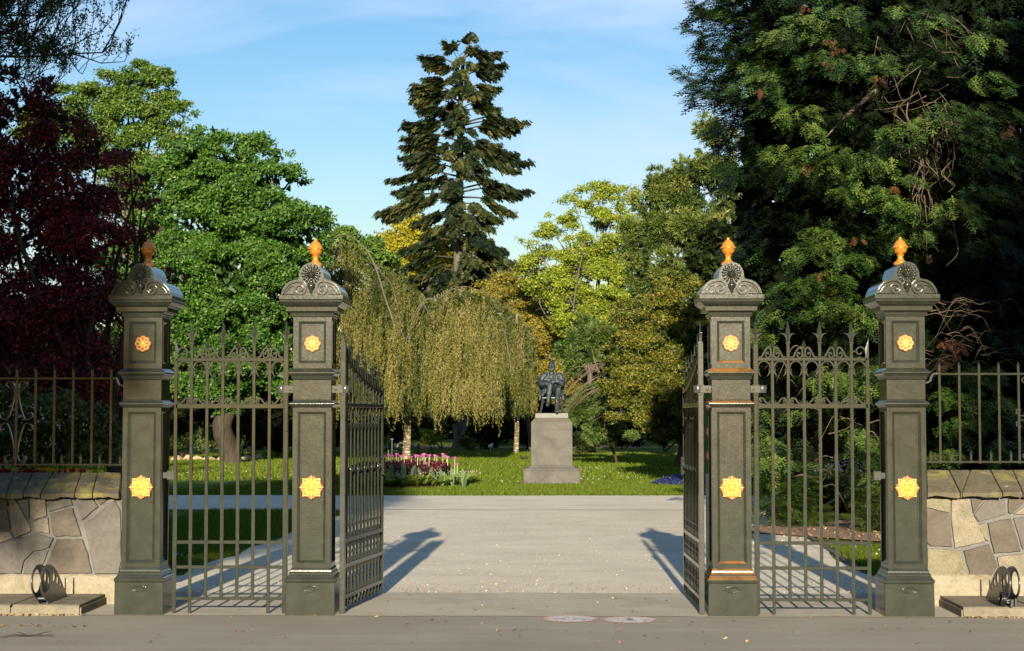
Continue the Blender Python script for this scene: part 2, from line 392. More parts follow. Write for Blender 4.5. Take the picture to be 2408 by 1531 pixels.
def sheet(name, xs, ys, m, dz=0.0, shape=None, kind='structure', bumpy=0.0):
    "ground sheet following the lie of the land; shape(x, y) -> keep"
    r = random.Random(name); vs = []; fs = []; nx = len(xs)
    for y in ys:
        for x in xs: vs.append((x, y, gz(y)+dz+(r.uniform(-1, 1)*bumpy if bumpy else 0)))
    for j in range(len(ys)-1):
        for i in range(nx-1):
            if shape is None or shape((xs[i]+xs[i+1])/2, (ys[j]+ys[j+1])/2): fs.append((j*nx+i, j*nx+i+1, (j+1)*nx+i+1, (j+1)*nx+i))
    o = MB().add(vs, fs).build(name, m, smooth=True)
    return tag(o, kind=kind)
def band(name, pts_left, pts_right, m, dz, smooth=True):
    "sheet between two edges given as (x, y) lists"
    vs = []; n = len(pts_left)
    for r_i, (a, b) in enumerate(zip(pts_left, pts_right)):
        for k in range(33):
            t = k/32; x = a[0]+(b[0]-a[0])*t; y = a[1]+(b[1]-a[1])*t+(.07*sin(k*.9)+.05*sin(k*2.3+1) if r_i == 0 else 0); vs.append((x, y, gz(y)+dz))
    fs = [(i*33+k, i*33+k+1, i*33+k+34, i*33+k+33) for i in range(n-1) for k in range(32)]
    return tag(MB().add(vs, fs).build(name, m, smooth=True), kind='structure')

ysl = [.95, 1.5, 4, 8, 12, 16, 20, 24, 30, 40, 50, 60, 80, 100, 120, 200, 500, 1500]
sheet('lawn', [-900, -300, -100, -40, -20, -10, 0, 10, 20, 40, 100, 300, 900], ysl, M['grass'])
tag(MB().add([(-300, -60, 0), (300, -60, 0), (300, .95, 0), (-300, .95, 0)], [(0, 1, 2, 3)]).build('footpath', M['asphalt']), kind='structure')
rr = random.Random(3)
ye = [1.75+i*.5 for i in range(37)]
lft = [(-3.82+.05*sin(y*2.1)+rr.uniform(-.03, .03)-(.0 if 3.5 < y < 18.2 else (.9*((3.5-y)/1.75) if y <= 3.5 else .9*((y-18.2)/1.5)**2)), y) for y in ye]
rgt = [(3.22+.066*max(0, y-4)+.04*sin(y*1.7)+rr.uniform(-.02, .02)+.9*max(0, 4-y)/2.5+(.8*((y-18)/1.5)**2 if y > 18 else 0), y) for y in ye]
band('gravel_drive', lft, rgt, M['gravel'], .004)
xe = [-60+i*1.0 for i in range(121)]
pa = [(x, 19.75+.05*sin(x*1.3)+rr.uniform(-.02, .02)) for x in xe]; pb = [(x, 27.6+.08*sin(x*.6)+.004*x+rr.uniform(-.015, .015)) for x in xe]
band('gravel_path', pa, pb, M['gravel'], .009)
tag(MB().add([(-4.0+.45*i, -.03+.02*sin(i*1.9)+.012*sin(i*4.1), .004) for i in range(19)]+[(-4.0+.45*i, 1.78+.015*sin(i*2.3), .004) for i in range(19)], [(i, i+1, i+20, i+19) for i in range(18)]).build('threshold_paving', M['thresh']), kind='structure')
# bark mulch beds
def blob_bed(name, cx, cy, rx, ry, m, dz, seed=1, n=40):
    r = random.Random(seed); ph = [r.uniform(0, 6) for _ in range(3)]
    vs = [(cx, cy, gz(cy)+dz+.02)]
    for i in range(n):
        a = 2*pi*i/n; k = 1+.07*sin(3*a+ph[0])+.05*sin(5*a+ph[1])+.03*sin(9*a+ph[2])
        x = cx+rx*k*cos(a); y = cy+ry*k*sin(a); vs.append((x, y, gz(y)+dz))
    return tag(MB().add(vs, [(0, i+1, (i+1) % n+1) for i in range(n)]).build(name, m), kind='structure')
blob_bed('mulch_bed', 9.0, 12.6, 5.55, 5.2, M['mulch'], .02, 5)
p1 = ground_at(1080, 1052); blob_bed('mulch_ring', p1.x-4, p1.y, 22, 5, M['mulch'], .02, 8)
p2 = ground_at(1510, 1068); blob_bed('mulch_strip', p2.x, p2.y, 5.2, 1.5, M['mulch'], .03, 9)
p3 = ground_at(1590, 1098); blob_bed('mulch_patch', p3.x, p3.y, 1.8, .9, M['mulch'], .03, 4)
p4 = ground_at(985, 1085); blob_bed('mulch_apron', p4.x, p4.y, 3.2, 1.6, M['mulch'], .03, 6)

# worn round signs painted on the footpath
def worn_paint(name, c, thr):
    m, nt, b, o = new_mat(name); P = coords(nt)
    n1 = noise(nt, P, 14, 6, .7, 1.2); n2 = noise(nt, P, 90, 3, .7)
    nt.links.new(ramp(nt, n2, [(.3, tuple(x*.7 for x in c)), (.7, c)]), b.inputs['Base Color']); b.inputs['Roughness'].default_value = .8
    t = nt.nodes.new('ShaderNodeBsdfTransparent'); ms = nt.nodes.new('ShaderNodeMixShader')
    nt.links.new(ramp(nt, mth(nt, 'ADD', n1, mth(nt, 'MULTIPLY', n2, .35)), [(thr, 0.), (thr+.1, .85)]), ms.inputs[0])
    nt.links.new(b.outputs[0], ms.inputs[1]); nt.links.new(t.outputs[0], ms.inputs[2]); nt.links.new(ms.outputs[0], o.inputs[0]); return m
M['wp'] = worn_paint('worn_white_paint', (.62, .58, .53), .70); M['wr'] = worn_paint('worn_red_paint', (.75, .42, .36), .70); M['wk'] = worn_paint('worn_dark_paint', (.14, .14, .15), .58)
for px, py, lab, bike in ((1340, 1457.5, 'worn round white painted sign on the footpath with a dark smudged figure', 1), (1481, 1460, 'paler worn round painted sign on the footpath closer to the right gatepost', 0)):
    c = ground_at(px, py); e = empty('painted_sign', (c.x, c.y, 0), 0, lab, 'painted marking', 'round signs painted on the footpath')
    MB().lathe([(0, .0045), (.19, .0045)], n=40).build('disc', M['wp'], e)
    MB().lathe([(.19, .0045), (.215, .0045)], n=40).build('ring', M['wr'], e)
    g = MB()
    if bike:
        for x in (-.08, .07): g.lathe([(.036, .0085), (.048, .0085)], (x, -.03, 0), 18)
        g.quad((-.08, -.035, .0085), (0, .05, .0085), (.012, .05, .0085), (-.06, -.035, .0085)); g.quad((0, .05, .0087), (.08, .03, .0087), (.07, .02, .0087), (0, .038, .0087))
    else:
        g.lathe([(0, .0085), (.02, .0085)], (0, .09, 0), 12); g.quad((-.03, -.08, .0085), (.03, -.08, .0085), (.03, .06, .0085), (-.03, .06, .0085))
    g.build('pictogram', M['wk'], e)

# ------------------------------------------------------------------ stone walls
LW = lambda x, y, Y: at(.4341*x, 814.8+.4341*y, Y)
RW = lambda x, y, Y: at(2131+.4336*x, 814.8+.4341*y, Y)
YW = .80
left_stones = [
 ('brown', [(-26, 822), (38, 826), (44, 868), (-26, 874)]), ('brown', [(-26, 882), (38, 882), (56, 990), (-26, 988)]),
 ('cream', [(-26, 998), (50, 1000), (73, 1038), (-10, 1062), (-26, 1064)]),
 ('cream', [(50, 824), (84, 830), (122, 895), (158, 960), (168, 1000), (85, 1036), (65, 1000), (56, 930)]),
 ('grey', [(92, 826), (154, 828), (158, 905), (155, 940), (125, 885)]), ('cream', [(165, 825), (246, 823), (255, 918), (180, 940), (166, 905)]),
 ('cream', [(182, 950), (258, 928), (270, 1012), (188, 1000)]), ('grey', [(262, 824), (384, 826), (394, 856), (268, 893)]),
 ('brown', [(274, 904), (394, 874), (440, 1024), (300, 1028), (282, 1012)]), ('grey', [(408, 824), (502, 823), (530, 868), (446, 942)]),
 ('brown', [(514, 822), (592, 822), (542, 858)]), ('grey', [(458, 962), (620, 830), (652, 885), (656, 1160), (642, 1232), (512, 1230), (484, 1100)]),
 ('brown', [(632, 824), (664, 824), (662, 872)]),
 ('grey', [(-26, 1070), (80, 1046), (200, 1016), (288, 1040), (266, 1090), (182, 1108), (132, 1156), (114, 1230), (-26, 1230)]),
 ('grey', [(126, 1230), (140, 1162), (187, 1118), (262, 1104), (230, 1184), (212, 1230)]),
 ('brown', [(306, 1046), (447, 1042), (478, 1130), (498, 1228), (226, 1229), (248, 1186)])]
right_stones = [
 ('yellow', [(100, 826), (234, 826), (230, 898), (125, 874), (100, 870)]), ('cream', [(246, 824), (338, 826), (350, 892), (392, 970), (430, 1056), (348, 1074), (262, 1092), (240, 930)]),
 ('brown', [(348, 828), (414, 832), (362, 904)]), ('grey', [(422, 838), (534, 830), (539, 908), (392, 950), (364, 914)]),
 ('brown', [(550, 826), (662, 826), (572, 904), (550, 902)]), ('cream', [(582, 906), (640, 864), (668, 850), (668, 912)]),
 ('brown', [(108, 880), (126, 884), (232, 908), (246, 1084), (128, 1080), (108, 1060)]), ('yellow', [(388, 966), (424, 956), (440, 1052), (428, 1048)]),
 ('brown', [(438, 956), (565, 931), (620, 1108), (474, 1120)]), ('grey', [(580, 930), (668, 922), (668, 1096), (630, 1100)]),
 ('yellow', [(112, 1094), (294, 1106), (330, 1234), (114, 1236)]), ('brown', [(308, 1106), (448, 1072), (494, 1188), (468, 1232), (344, 1236)]),
 ('cream', [(490, 1138), (668, 1116), (668, 1240), (478, 1236), (500, 1190)])]
def wall(side, F, stones, x_in, x_out, lab, joints, ctop, cbot, clow):
    sg = -1 if side == 'l' else 1
    zb, zt = F(300, 1236, YW).z, F(300, ctop+6, YW+.4).z
    w_ = empty('stone_wall', (x_in, YW, 0), 0, lab, 'wall'); off = Vector((-x_in, -YW, 0))
    cx = (x_in+x_out)/2
    zf = F(300, cbot+12, YW).z
    MB().box((cx-x_in, .215, zf/2-.02), (abs(x_out-x_in), .40, zf)).build('mortar', M['mortar'], w_)
    r = random.Random(side); shift = F(-26, 900, YW).x-F(660, 900, YW).x if side == 'l' else F(668, 900, YW).x-F(108, 900, YW).x
    for rep in range(4 if side == 'r' else 3):
        for k, (kind, poly) in enumerate(stones):
            pts = []
            n = len(poly); cxp = sum(p[0] for p in poly)/n; cyp = sum(p[1] for p in poly)/n
            for i, p in enumerate(poly):
                q = poly[(i+1) % n]; seg = max(1, int(math.dist(p, q)/28))
                for j in range(seg):
                    t = j/seg; jt = 2.0
                    pts.append((p[0]+(q[0]-p[0])*t+r.uniform(-jt, jt), p[1]+(q[1]-p[1])*t+r.uniform(-jt, jt)))
            pr = .005+r.uniform(0, .009)
            fr = [F(a+(cxp-a)*.025, b+(cyp-b)*.025, YW)+Vector((0, -pr+r.uniform(-.002, .002), 0))+off for a, b in pts]
            md = [F(a, b, YW)+Vector((0, -pr+.008, 0))+off for a, b in pts]
            bk = [F(a, b, YW)+Vector((0, .03, 0))+off for a, b in pts]
            if rep: 
                for v in fr+md+bk: v.x += shift*rep
            m_ = len(pts); mb = MB(); c0 = sum(fr, Vector())/m_+Vector((0, -.003, 0))
            mb.add(fr+md+bk+[c0], [(i, (i+1) % m_, 3*m_) for i in range(m_)]+[(i+m_, (i+1) % m_+m_, (i+1) % m_, i) for i in range(m_)]+[(i+2*m_, (i+1) % m_+2*m_, (i+1) % m_+m_, i+m_) for i in range(m_)])
            mb.build('stone', M['stone_'+kind], w_)
    # lime-washed base course
    bz = F(300, clow, YW).z
    b_ = MB(); nseg = 60
    vs = []; 
    for i in range(nseg+1):
        x = x_in+(x_out-x_in)*i/nseg-x_in
        a = r.uniform(-.006, .006); b2 = r.uniform(-.006, .006)
        vs += [(x, -.035+a, -.02), (x, -.035+b2, zb-.025), (x, -.012, zb+.004+r.uniform(-.006, .006)), (x, .03, zb+.004)]
    b_.add(vs, [(i*4+k, i*4+k+1, i*4+k+5, i*4+k+4) for i in range(nseg) for k in range(3)]); b_.build('base_course', M['render'], w_, smooth=True)
    # coping stones, sloping
    jj = joints
    for (a_t, a_b), (b_t, b_b) in zip(jj[:-1], jj[1:]):
        g = 2.5; nn = 5; top = []; fe = []; lo = []
        for i in range(nn+1):
            t = i/nn
            xt = a_t+g+(b_t-a_t-2*g)*t; xb = a_b+g+(b_b-a_b-2*g)*t
            top.append(F(xt, ctop+r.uniform(-1.5, 1.5), YW+.40)+off); fe.append(F(xb, cbot+r.uniform(-2, 2), YW-.10)+off)
            lo.append(F(xb, cbot+24+r.uniform(-3, 4)+(5*sin(xb*.03)), YW-.095)+off)
        mid = [top[i].lerp(fe[i], .5)+Vector((0, 0, r.uniform(-.004, .007))) for i in range(nn+1)]
        bt = [Vector((v.x, v.y, lo[0].z)) for v in top]; bi = [Vector((v.x, .05, v.z+.01)) for v in lo]
        m_ = nn+1; rows = [bt, top, mid, fe, lo, bi]; vs = sum(rows, []); R_ = len(rows)
        fs = [(k*m_+i, k*m_+i+1, ((k+1) % R_)*m_+i+1, ((k+1) % R_)*m_+i) for k in range(R_) for i in range(nn)]
        fs += [tuple(k*m_ for k in range(R_)), tuple(k*m_+nn for k in reversed(range(R_)))]
        MB().add(vs, fs).build('coping_stone', M['coping'], w_, bevel=.004)
    return w_
XL = at(262, 1300, YW).x+.12; XR = at(2192, 1300, YW).x-.12
wall('l', LW, left_stones, XL, XL-3.6, 'low crazy-paved stone wall with lichened sloping coping, left of the gates',
     [(-1250, -1330), (-1070, -1140), (-900, -950), (-700, -770), (-560, -600), (-380, -430), (-230, -270), (-90, -140), (75, 35), (180, 124), (287, 218), (440, 402), (528, 500), (656, 645)], 682, 797, 1335)
wall('r', RW, right_stones, XR, XR+3.6, 'low crazy-paved stone wall with sloping coping, right of the gates',
     [(108, 112), (232, 292), (345, 300), (455, 522), (575, 632), (740, 800), (900, 930), (1050, 1110), (1230, 1260), (1400, 1430), (1580, 1600), (1790, 1770), (1960, 1980), (2150, 2180)], 668, 792, 1315)

def ledge(side, x0, x1, lab):
    e = empty('concrete_ledge', ((x0+x1)/2, .37, 0), 0, lab, 'ledge'); r = random.Random(side+'x'); sg = 1 if x1 > x0 else -1
    h = .088; zt = h
    n = 6; xs = [x0+(x1-x0)*i/n for i in range(n+1)]
    edge = [0, .7, .5, .62, .4, .5, 0]
    MB().box(((x1-x0)/2-(x1-x0)/2, 0, zt/2-.02), (abs(x1-x0), .79, zt-.012)).build('bed', M['concrete'], e)
    for i in range(n):
        a, b = sorted((xs[i], xs[i+1])); sk = .05*sg; g = .007 if i % 2 else .012
        nv = 7; vs = []
        cx = (x0+x1)/2; cy = .37
        rows = []
        for t in range(nv+1):
            x = a+g+(b-a-2*g)*t/nv
            j = r.uniform(-.004, .004)
            rows.append([(x-cx, -.045-cy+j-.002, -.02), (x-cx, -.045-cy+j, zt-.012), (x-cx+r.uniform(-.002, .002), -.03-cy+j, zt+r.uniform(-.002, .001)), (x-cx, .35-cy, zt+r.uniform(-.003, .003)), (x-cx, YW-.02-cy, zt+.004), (x-cx, YW-.02-cy, -.02)])
        vs = [v for row in rows for v in row]; m_ = 6
        fs = [(t*m_+k, (t+1)*m_+k, (t+1)*m_+k+1, t*m_+k+1) for t in range(nv) for k in range(m_-1)]+[tuple(range(m_)), tuple(nv*m_+k for k in reversed(range(m_)))]
        MB().add(vs, fs).build('slab', M['concrete'], e)
    return e
xl = at(189.7, 1440, -.04).x; xr = at(2261, 1440, -.04).x
ledge('l', xl, xl-3.4, 'low concrete ledge at the foot of the left stone wall'); ledge('r', xr, xr+3.4, 'low cracked concrete ledge at the foot of the right stone wall')

# ------------------------------------------------------------------ wall-top railings
def railing(F, xin, bars, tips, rail_t, rail_b, low, scroll_at, lab, goose, spike_h):
    sg = 1 if F is RW else -1
    YF = YW+.22; e = empty('iron_railing', (F(xin, 600, YF).x, YF, F(xin, rail_b, YF).z), 0, lab, 'railing'); off = -e.location
    zt, zb = F(300, rail_t, YF).z, F(300, rail_b, YF).z; ztip = F(300, tips, YF).z
    xA = F(xin, 600, YF).x; step = abs(F(bars[1], 600, YF).x-F(bars[0], 600, YF).x); xs = [F(b, 600, YF).x for b in bars]
    k = 0
    while len(xs) < 14: xs.append(xs[-1]+sg*step)
    far = xs[-1]+sg*.05; L0 = lambda x: x-e.location.x
    for z in (zt, zb):
        a = F(goose[0][0], 600, YF).x if z == zt else xA
        MB().box((L0((a+far)/2), 0, z-e.location.z), (abs(far-a), .032, .017)).build('rail', M['bar'], e, bevel=.002)
    for x in xs:
        mb = MB().box((L0(x), 0, (zb+zt)/2-e.location.z+.03), (.019, .019, zt-zb+.09))
        mb.lathe([(.013, zt-e.location.z+.072), (.012, zt-e.location.z+.078), (0, ztip-e.location.z+.01)], (L0(x), 0, 0), 4); mb.build('picket', M['bar'], e)
    zs = F(300, spike_h, YF).z
    ls = [F(b, 600, YF).x for b in low]
    while len(ls) < 12: ls.append(ls[-1]+sg*step)
    for x in ls:
        MB().box((L0(x), 0, (zb+zs)/2-e.location.z-.02), (.017, .017, zs-zb-.03)).lathe([(.013, zs-e.location.z-.038), (.011, zs-e.location.z-.03), (0, zs-e.location.z)], (L0(x), 0, 0), 4).build('spike', M['bar'], e)
    g = smooth_path([(F(a, b, YF).x-e.location.x, F(a, b, YF).z-e.location.z) for a, b in goose], 6)
    MB().ribbon(g, .014, .03).build('bracket', M['clamp'], e)
    # lyre-shaped scroll panel
    cx = L0(F(scroll_at, 600, YF).x); H = zt-zb; z0 = zb-e.location.z
    for mx in (-1, 1):
        for fl in (0, 1):
            zz = lambda t: z0+H*(t if fl else 1-t)
            p = [(.055, .08), (.10, .06), (.125, .02+.06), (.10, .14), (.06, .12)]
            path = [(.065, .115), (.085, .10), (.105, .075), (.095, .045), (.065, .035), (.035, .05), (.018, .12), (.03, .26), (.06, .40), (.095, .475), (.15, .46), (.165, .425), (.145, .395), (.12, .41)] 
            pts = smooth_path([(a*.88, b) for a, b in path], 5)
            MB().ribbon([(a, zz(b)) for a, b in pts], .009, .02, 0, cx, 0, mx).build('scroll', M['bar'], e)
    return e
railing(LW, 662, [598, 495, 392, 290, 188, 85], 108, 173, 640, [650, 541, 438, 335, 232, 130], 85, 'iron railing with lyre scroll panel above the left wall, mostly in shade', [(612, 172), (628, 174), (637, 190), (645, 206), (668, 213)], 575)
railing(RW, 110, [183, 290, 398, 505, 612], 88, 149, 625, [130, 242, 349, 458, 566], 690, 'sunlit iron railing of plain spiked pickets above the right wall', [(172, 147), (146, 148), (134, 165), (126, 186), (104, 197)], 560)

# ------------------------------------------------------------------ gate posts
def petal_outline(n, r0, amp, k=96, p=1.0, ph=0):
    return [((r0+amp*abs(cos(n*(2*pi*i/k+ph)/2))**p)*cos(2*pi*i/k), (r0+amp*abs(cos(n*(2*pi*i/k+ph)/2))**p)*sin(2*pi*i/k)) for i in range(k)]
def small_rosette(parent, x, y, z):
    e = fill_curve('rosette', [petal_outline(8, .052, .014, 96, .5)], .012, M['gilt_shade'], parent, (x, y, z), (pi/2, 0, 0), .003)
    for k in range(8):
        a = 2*pi*k/8; pts = []
        for s in range(15):
            t = 2*pi*s/14+pi; pts.append(((.038+.019*cos(t)*(1))*1, .014*sin(t)*(1.1+.5*cos(t))))
        P = [(p*cos(a)-q*sin(a), p*sin(a)+q*cos(a)) for p, q in pts]
        MB().tube([(p, q, .010) for p, q in P], .0042, 5, False).build('petal', M['gold'], e)
    MB().lathe([(0, .022), (.010, .021), (.014, .016), (.016, .010), (.024, .012), (.026, .006), (.026, .0)], n=14, f=lambda r, z, a: (r*(1+.1*cos(6*a)), z)).build('centre', M['gold'], e)
    return e
def large_rosette(parent, x, y, z):
    e = fill_curve('rosette', [petal_outline(8, .078, .012, 96, .6)], .014, M['gilt_shade'], parent, (x, y, z), (pi/2, 0, 0), .004)
    for k in range(4):
        a = pi/4+pi/2*k; rot = lambda p: (p[0]*cos(a)-p[1]*sin(a), p[0]*sin(a)+p[1]*cos(a), p[2])
        mb = MB()
        mb.tube([rot(p) for p in [(.036, .022, .014), (.05, .027, .013), (.07, .018, .012), (.100, 0, .010), (.07, -.018, .012), (.05, -.027, .013), (.036, -.022, .014)]], .0055, 6)
        for s_ in (-1, 1): mb.ball(rot((.036, s_*.020, .014)), .0095, 8, 5)
        mb.ball(rot((.062, 0, .008)), (.012, .012, .006), 8, 5); mb.build('heart', M['gold'], e, smooth=True)
        a2 = pi/2*k; mb = MB()
        for s_, ln in ((0, .1), (-.33, .085), (.33, .085), (-.62, .07), (.62, .07)):
            b = a2+s_; c_, s2 = cos(b), sin(b); mb.tube([(.03*cos(a2), .03*sin(a2), .012), (.6*ln*c_, .6*ln*s2, .016), (ln*.85*c_, ln*.85*s2, .013), (ln*c_, ln*s2, .006)], [.004, .008, .008, .003], 6)
        mb.build('leaf', M['gold'], e, smooth=True)
    MB().lathe([(0, .034), (.012, .032), (.020, .024), (.024, .012), (.030, .012), (.031, 0)], n=18, f=lambda r, z, a: (r, z+.002*cos(8*a)*(r < .02))).build('boss', M['gold'], e, smooth=True)
    return e
def frame4(mb, hw, z0, z1, ph, pz0, pz1, d):
    for k in range(4):
        a = k*pi/2; R = Matrix.Rotation(a, 3, 'Z'); h = hw if k % 2 == 0 else hw-d
        for bx, bz, w_, h_ in (((-(h+ph)/2), (z0+z1)/2, h-ph, z1-z0), ((h+ph)/2, (z0+z1)/2, h-ph, z1-z0), (0, (z0+pz0)/2, 2*ph, pz0-z0), (0, (z1+pz1)/2, 2*ph, z1-pz1)):
            n = len(mb.v); mb.box((bx, -(hw-d/2), bz), (w_, d, h_))
            mb.v[n:] = [tuple(R @ Vector(v)) for v in mb.v[n:]]
def bead4(mb, hw, ph, pz0, pz1, d):
    for k in range(4):
        R = Matrix.Rotation(k*pi/2, 3, 'Z'); n = len(mb.v); t = .007; y = -(hw-d)-.003
        q0, q1 = ph-.001, ph-.019; ya, yb = -(hw-.0035), -(hw-d)-.002; A_ = [(-q0, ya, pz0+.001), (q0, ya, pz0+.001), (q0, ya, pz1-.001), (-q0, ya, pz1-.001)]; B_ = [(-q1, yb, pz0+.019), (q1, yb, pz0+.019), (q1, yb, pz1-.019), (-q1, yb, pz1-.019)]
        mb.add(A_+B_, [(j, (j+1) % 4, 4+(j+1) % 4, 4+j) for j in range(4)])
        for w0, dd in ((ph+.006, d+.005), (ph-.025, .008)):
            for sx in (-1, 1): mb.box((sx*w0, -(hw-d)-dd/2+.001, (pz0+pz1)/2), (t, dd, pz1-pz0-2*(ph-w0)+t))
            for zz in (pz0+(ph-w0), pz1-(ph-w0)): mb.box((0, -(hw-d)-dd/2+.0015, zz), (2*w0-t, dd, t))
        mb.v[n:] = [tuple(R @ Vector(v)) for v in mb.v[n:]]
def finial_f(r, z, a): return (r, z)
def gate_post(px, lab, rust, clamps, latch, sz=1.0):
    mi = M['iron_rust'] if rust else M['iron']
    p = ground_at(px, 1450); e = empty('gate_post', (at(px, 1450, 0).x, .198, 0), 0, lab, 'gate post', 'cast iron gate posts'); B = M['iron']
    MB().sq([(.200, -.03), (.198, .266)], cap=True).build('plinth', B, e, bevel=.004)
    MB().sq([(.199, .2665), (.203, .275), (.204, .293), (.191, .305), (.186, .318), (.179, .322), (.179, .338), (.168, .348), (.166, .363), (.158, .38)]).build('base_moulding', mi, e, bevel=.0015)
    D = .018
    mb = MB(); mb.sq([(.157-D, .379), (.157-D, 1.679)]); frame4(mb, .157, .3805, 1.6775, .115, .42, 1.642, D); bead4(mb, .157, .115, .42, 1.642, D); mb.build('lower_shaft', mi, e, bevel=0)
    MB().sq([(.157, 1.678), (.166, 1.684), (.182, 1.70), (.185, 1.711), (.179, 1.722), (.161, 1.729), (.158, 1.739)]).build('lower_band', mi, e, bevel=.0015)
    MB().sq([(.157, 1.7395), (.157, 1.9045)]).build('collar_block', B, e, bevel=.003)
    MB().sq([(.1585, 1.905), (.165, 1.907), (.167, 1.917), (.172, 1.936), (.188, 1.952), (.194, 1.955), (.194, 1.967), (.188, 1.971), (.159, 1.997)]).build('upper_band', mi, e, bevel=.0015)
    mb = MB(); mb.sq([(.157-D, 1.996), (.157-D, 2.416)]); frame4(mb, .157, 1.9975, 2.4145, .111, 2.04, 2.38, D); bead4(mb, .157, .111, 2.04, 2.38, D); mb.build('upper_shaft', mi, e)
    MB().sq([(.158, 2.415), (.166, 2.418), (.169, 2.428), (.169, 2.431), (.176, 2.433), (.177, 2.443), (.172, 2.445), (.178, 2.459), (.210, 2.461), (.211, 2.497), (.214, 2.500), (.221, 2.504), (.233, 2.512), (.250, 2.529), (.258, 2.535), (.259, 2.548), (.254, 2.552), (.262, 2.556), (.262, 2.590)]).build('cornice', B, e, bevel=.0015)
    half = [(.246, 2.5905), (.243, 2.612), (.236, 2.634), (.224, 2.656), (.206, 2.680), (.185, 2.697), (.16, 2.708), (.135, 2.713), (.118, 2.715), (.106, 2.722), (.101, 2.735), (.099, 2.76), (.094, 2.785), (.083, 2.81), (.066, 2.831), (.045, 2.844), (.022, 2.851)]
    poly = half+[(0, 2.853)]+[(-x, z) for x, z in reversed(half)]
    MB().prism(poly, -.246, .246).build('pediment', B, e, smooth='auto')
    for fy in (-1, 1):
        Y0 = fy*.250
        sc = smooth_path([(.232, 2.597), (.222, 2.628), (.200, 2.66), (.170, 2.686), (.137, 2.699), (.104, 2.706), (.072, 2.698), (.050, 2.674), (.046, 2.64), (.058, 2.612), (.084, 2.600), (.112, 2.606), (.127, 2.628), (.122, 2.656), (.100, 2.670), (.077, 2.662), (.068, 2.643), (.077, 2.626), (.094, 2.628), (.097, 2.642)], 4)
        for mx in (-1, 1):
            mb = MB().ribbon(sc, [.016]*int(len(sc)*.45)+[.016-.008*i/(len(sc)*.55) for i in range(len(sc)-int(len(sc)*.45))], .034, Y0, mx=mx)
            mb.ribbon(smooth_path([(.214, 2.6), (.198, 2.63), (.172, 2.658), (.142, 2.668)], 4), .008, .026, Y0, mx=mx)
            mb.ribbon([(.218, 2.602), (.135, 2.602)], .008, .026, Y0, mx=mx); mb.build('volute', B, e)
        mb = MB()                                   # shell palmette
        for k in range(15):
            a = radians(-58+k*(296/14)); c_, s_ = cos(a), sin(a)
            mb.tube([(.03*c_, Y0, 2.762+.03*s_), (.055*c_, Y0+fy*.008, 2.762+.055*s_), (.072*c_, Y0+fy*.008, 2.762+.072*s_), (.079*c_, Y0, 2.762+.079*s_)], [.003, .006, .0085, .003], 6)
            mb.ball((.071*c_, Y0+fy*.014, 2.762+.071*s_), .0035, 6, 4)
        mb.build('palmette', B, e, smooth=True)
        mb = MB(); mb.ball((0, Y0+fy*.006, 2.757), (.034, .016, .034), 14, 8); mb.ball((0, Y0+fy*.020, 2.752), (.019, .016, .026), 12, 8); mb.ball((0, Y0+fy*.036, 2.750), (.004, .006, .008), 6, 5)
        for mx in (-1, 1): mb.ball((mx*.008, Y0+fy*.032, 2.759), (.004, .004, .003), 6, 4); mb.tube([(0, Y0+fy*.026, 2.785), (mx*.014, Y0+fy*.026, 2.782), (mx*.024, Y0+fy*.018, 2.762), (mx*.022, Y0+fy*.012, 2.742)], .006, 6)
        mb.ball((0, Y0+fy*.03, 2.738), (.007, .004, .003), 6, 4); mb.tube([(0, Y0+fy*.01, 2.733), (0, Y0+fy*.008, 2.705)], .010, 8); mb.build('mask', B, e, smooth=True)
        mb = MB().lathe([(.008, 2.71), (.017, 2.703), (.013, 2.697), (.026, 2.685), (.031, 2.668), (.029, 2.65), (.018, 2.635), (.012, 2.630), (.016, 2.624), (.010, 2.618), (.012, 2.612), (.007, 2.606), (0, 2.602)], (0, Y0, 0), 14, f=lambda r, z, a: (r*(1+.06*cos(7*a)), z)); mb.build('urn', B, e, smooth=True)
    # gilded finial
    mb = MB().lathe([(0, 2.845), (.056, 2.848), (.057, 2.868), (.045, 2.874), (.030, 2.886), (.024, 2.90), (.022, 2.915), (.029, 2.924), (.031, 2.930), (.024, 2.935)], n=24); mb.build('finial_stem', M['copper'], e, smooth='auto')
    mb = MB().lathe([(.024, 2.935), (.040, 2.945), (.050, 2.962), (.053, 2.980), (.056, 2.990)], n=48, f=lambda r, z, a: (r*(1+.035*abs(sin(4*a))*(z > 2.95)), z)); mb.build('finial_cup', M['copper'], e, smooth=True)
    def sc8(r, z, a):
        k = abs(cos(4*a)); return (r*(1-.05*k*(r > .02)), z+(.010*(1-k)*(r > .063)))
    mb = MB().lathe([(.052, 2.982), (.067, 2.984), (.070, 2.990), (.060, 2.997), (.054, 3.006), (.048, 3.024), (.034, 3.044), (.018, 3.056), (.010, 3.060), (.012, 3.064), (.012, 3.074), (0, 3.077)], n=48, f=sc8); mb.build('finial_dome', M['copper'], e, smooth=True)
    small_rosette(e, 0, -.1525, 2.20); large_rosette(e, 0, -.1555, 1.03)
    pl = fill_curve('maker_plate', [[(.063*cos(t*pi/16), .026*sin(t*pi/16)) for t in range(32)]], .006, B, e, (0, -.199, .213), (pi/2, 0, 0), .001)
    mb = MB()
    for rr_ in (.058, .04): mb.tube([(rr_*cos(t*pi/16), rr_*.4*sin(t*pi/16), .005) for t in range(33)], .0022, 5, False)
    for i in range(9):
        a = radians(20+i*17.5); mb.box((.049*cos(a), .0195*sin(a), .004), (.006, .003, .003)); mb.box((.049*cos(a), -.0195*sin(a), .004), (.006, .003, .003))
    for i in range(6): mb.box((-.022+i*.009, 0, .004), (.005, .010, .003))
    mb.build('raised_lettering', B, pl)
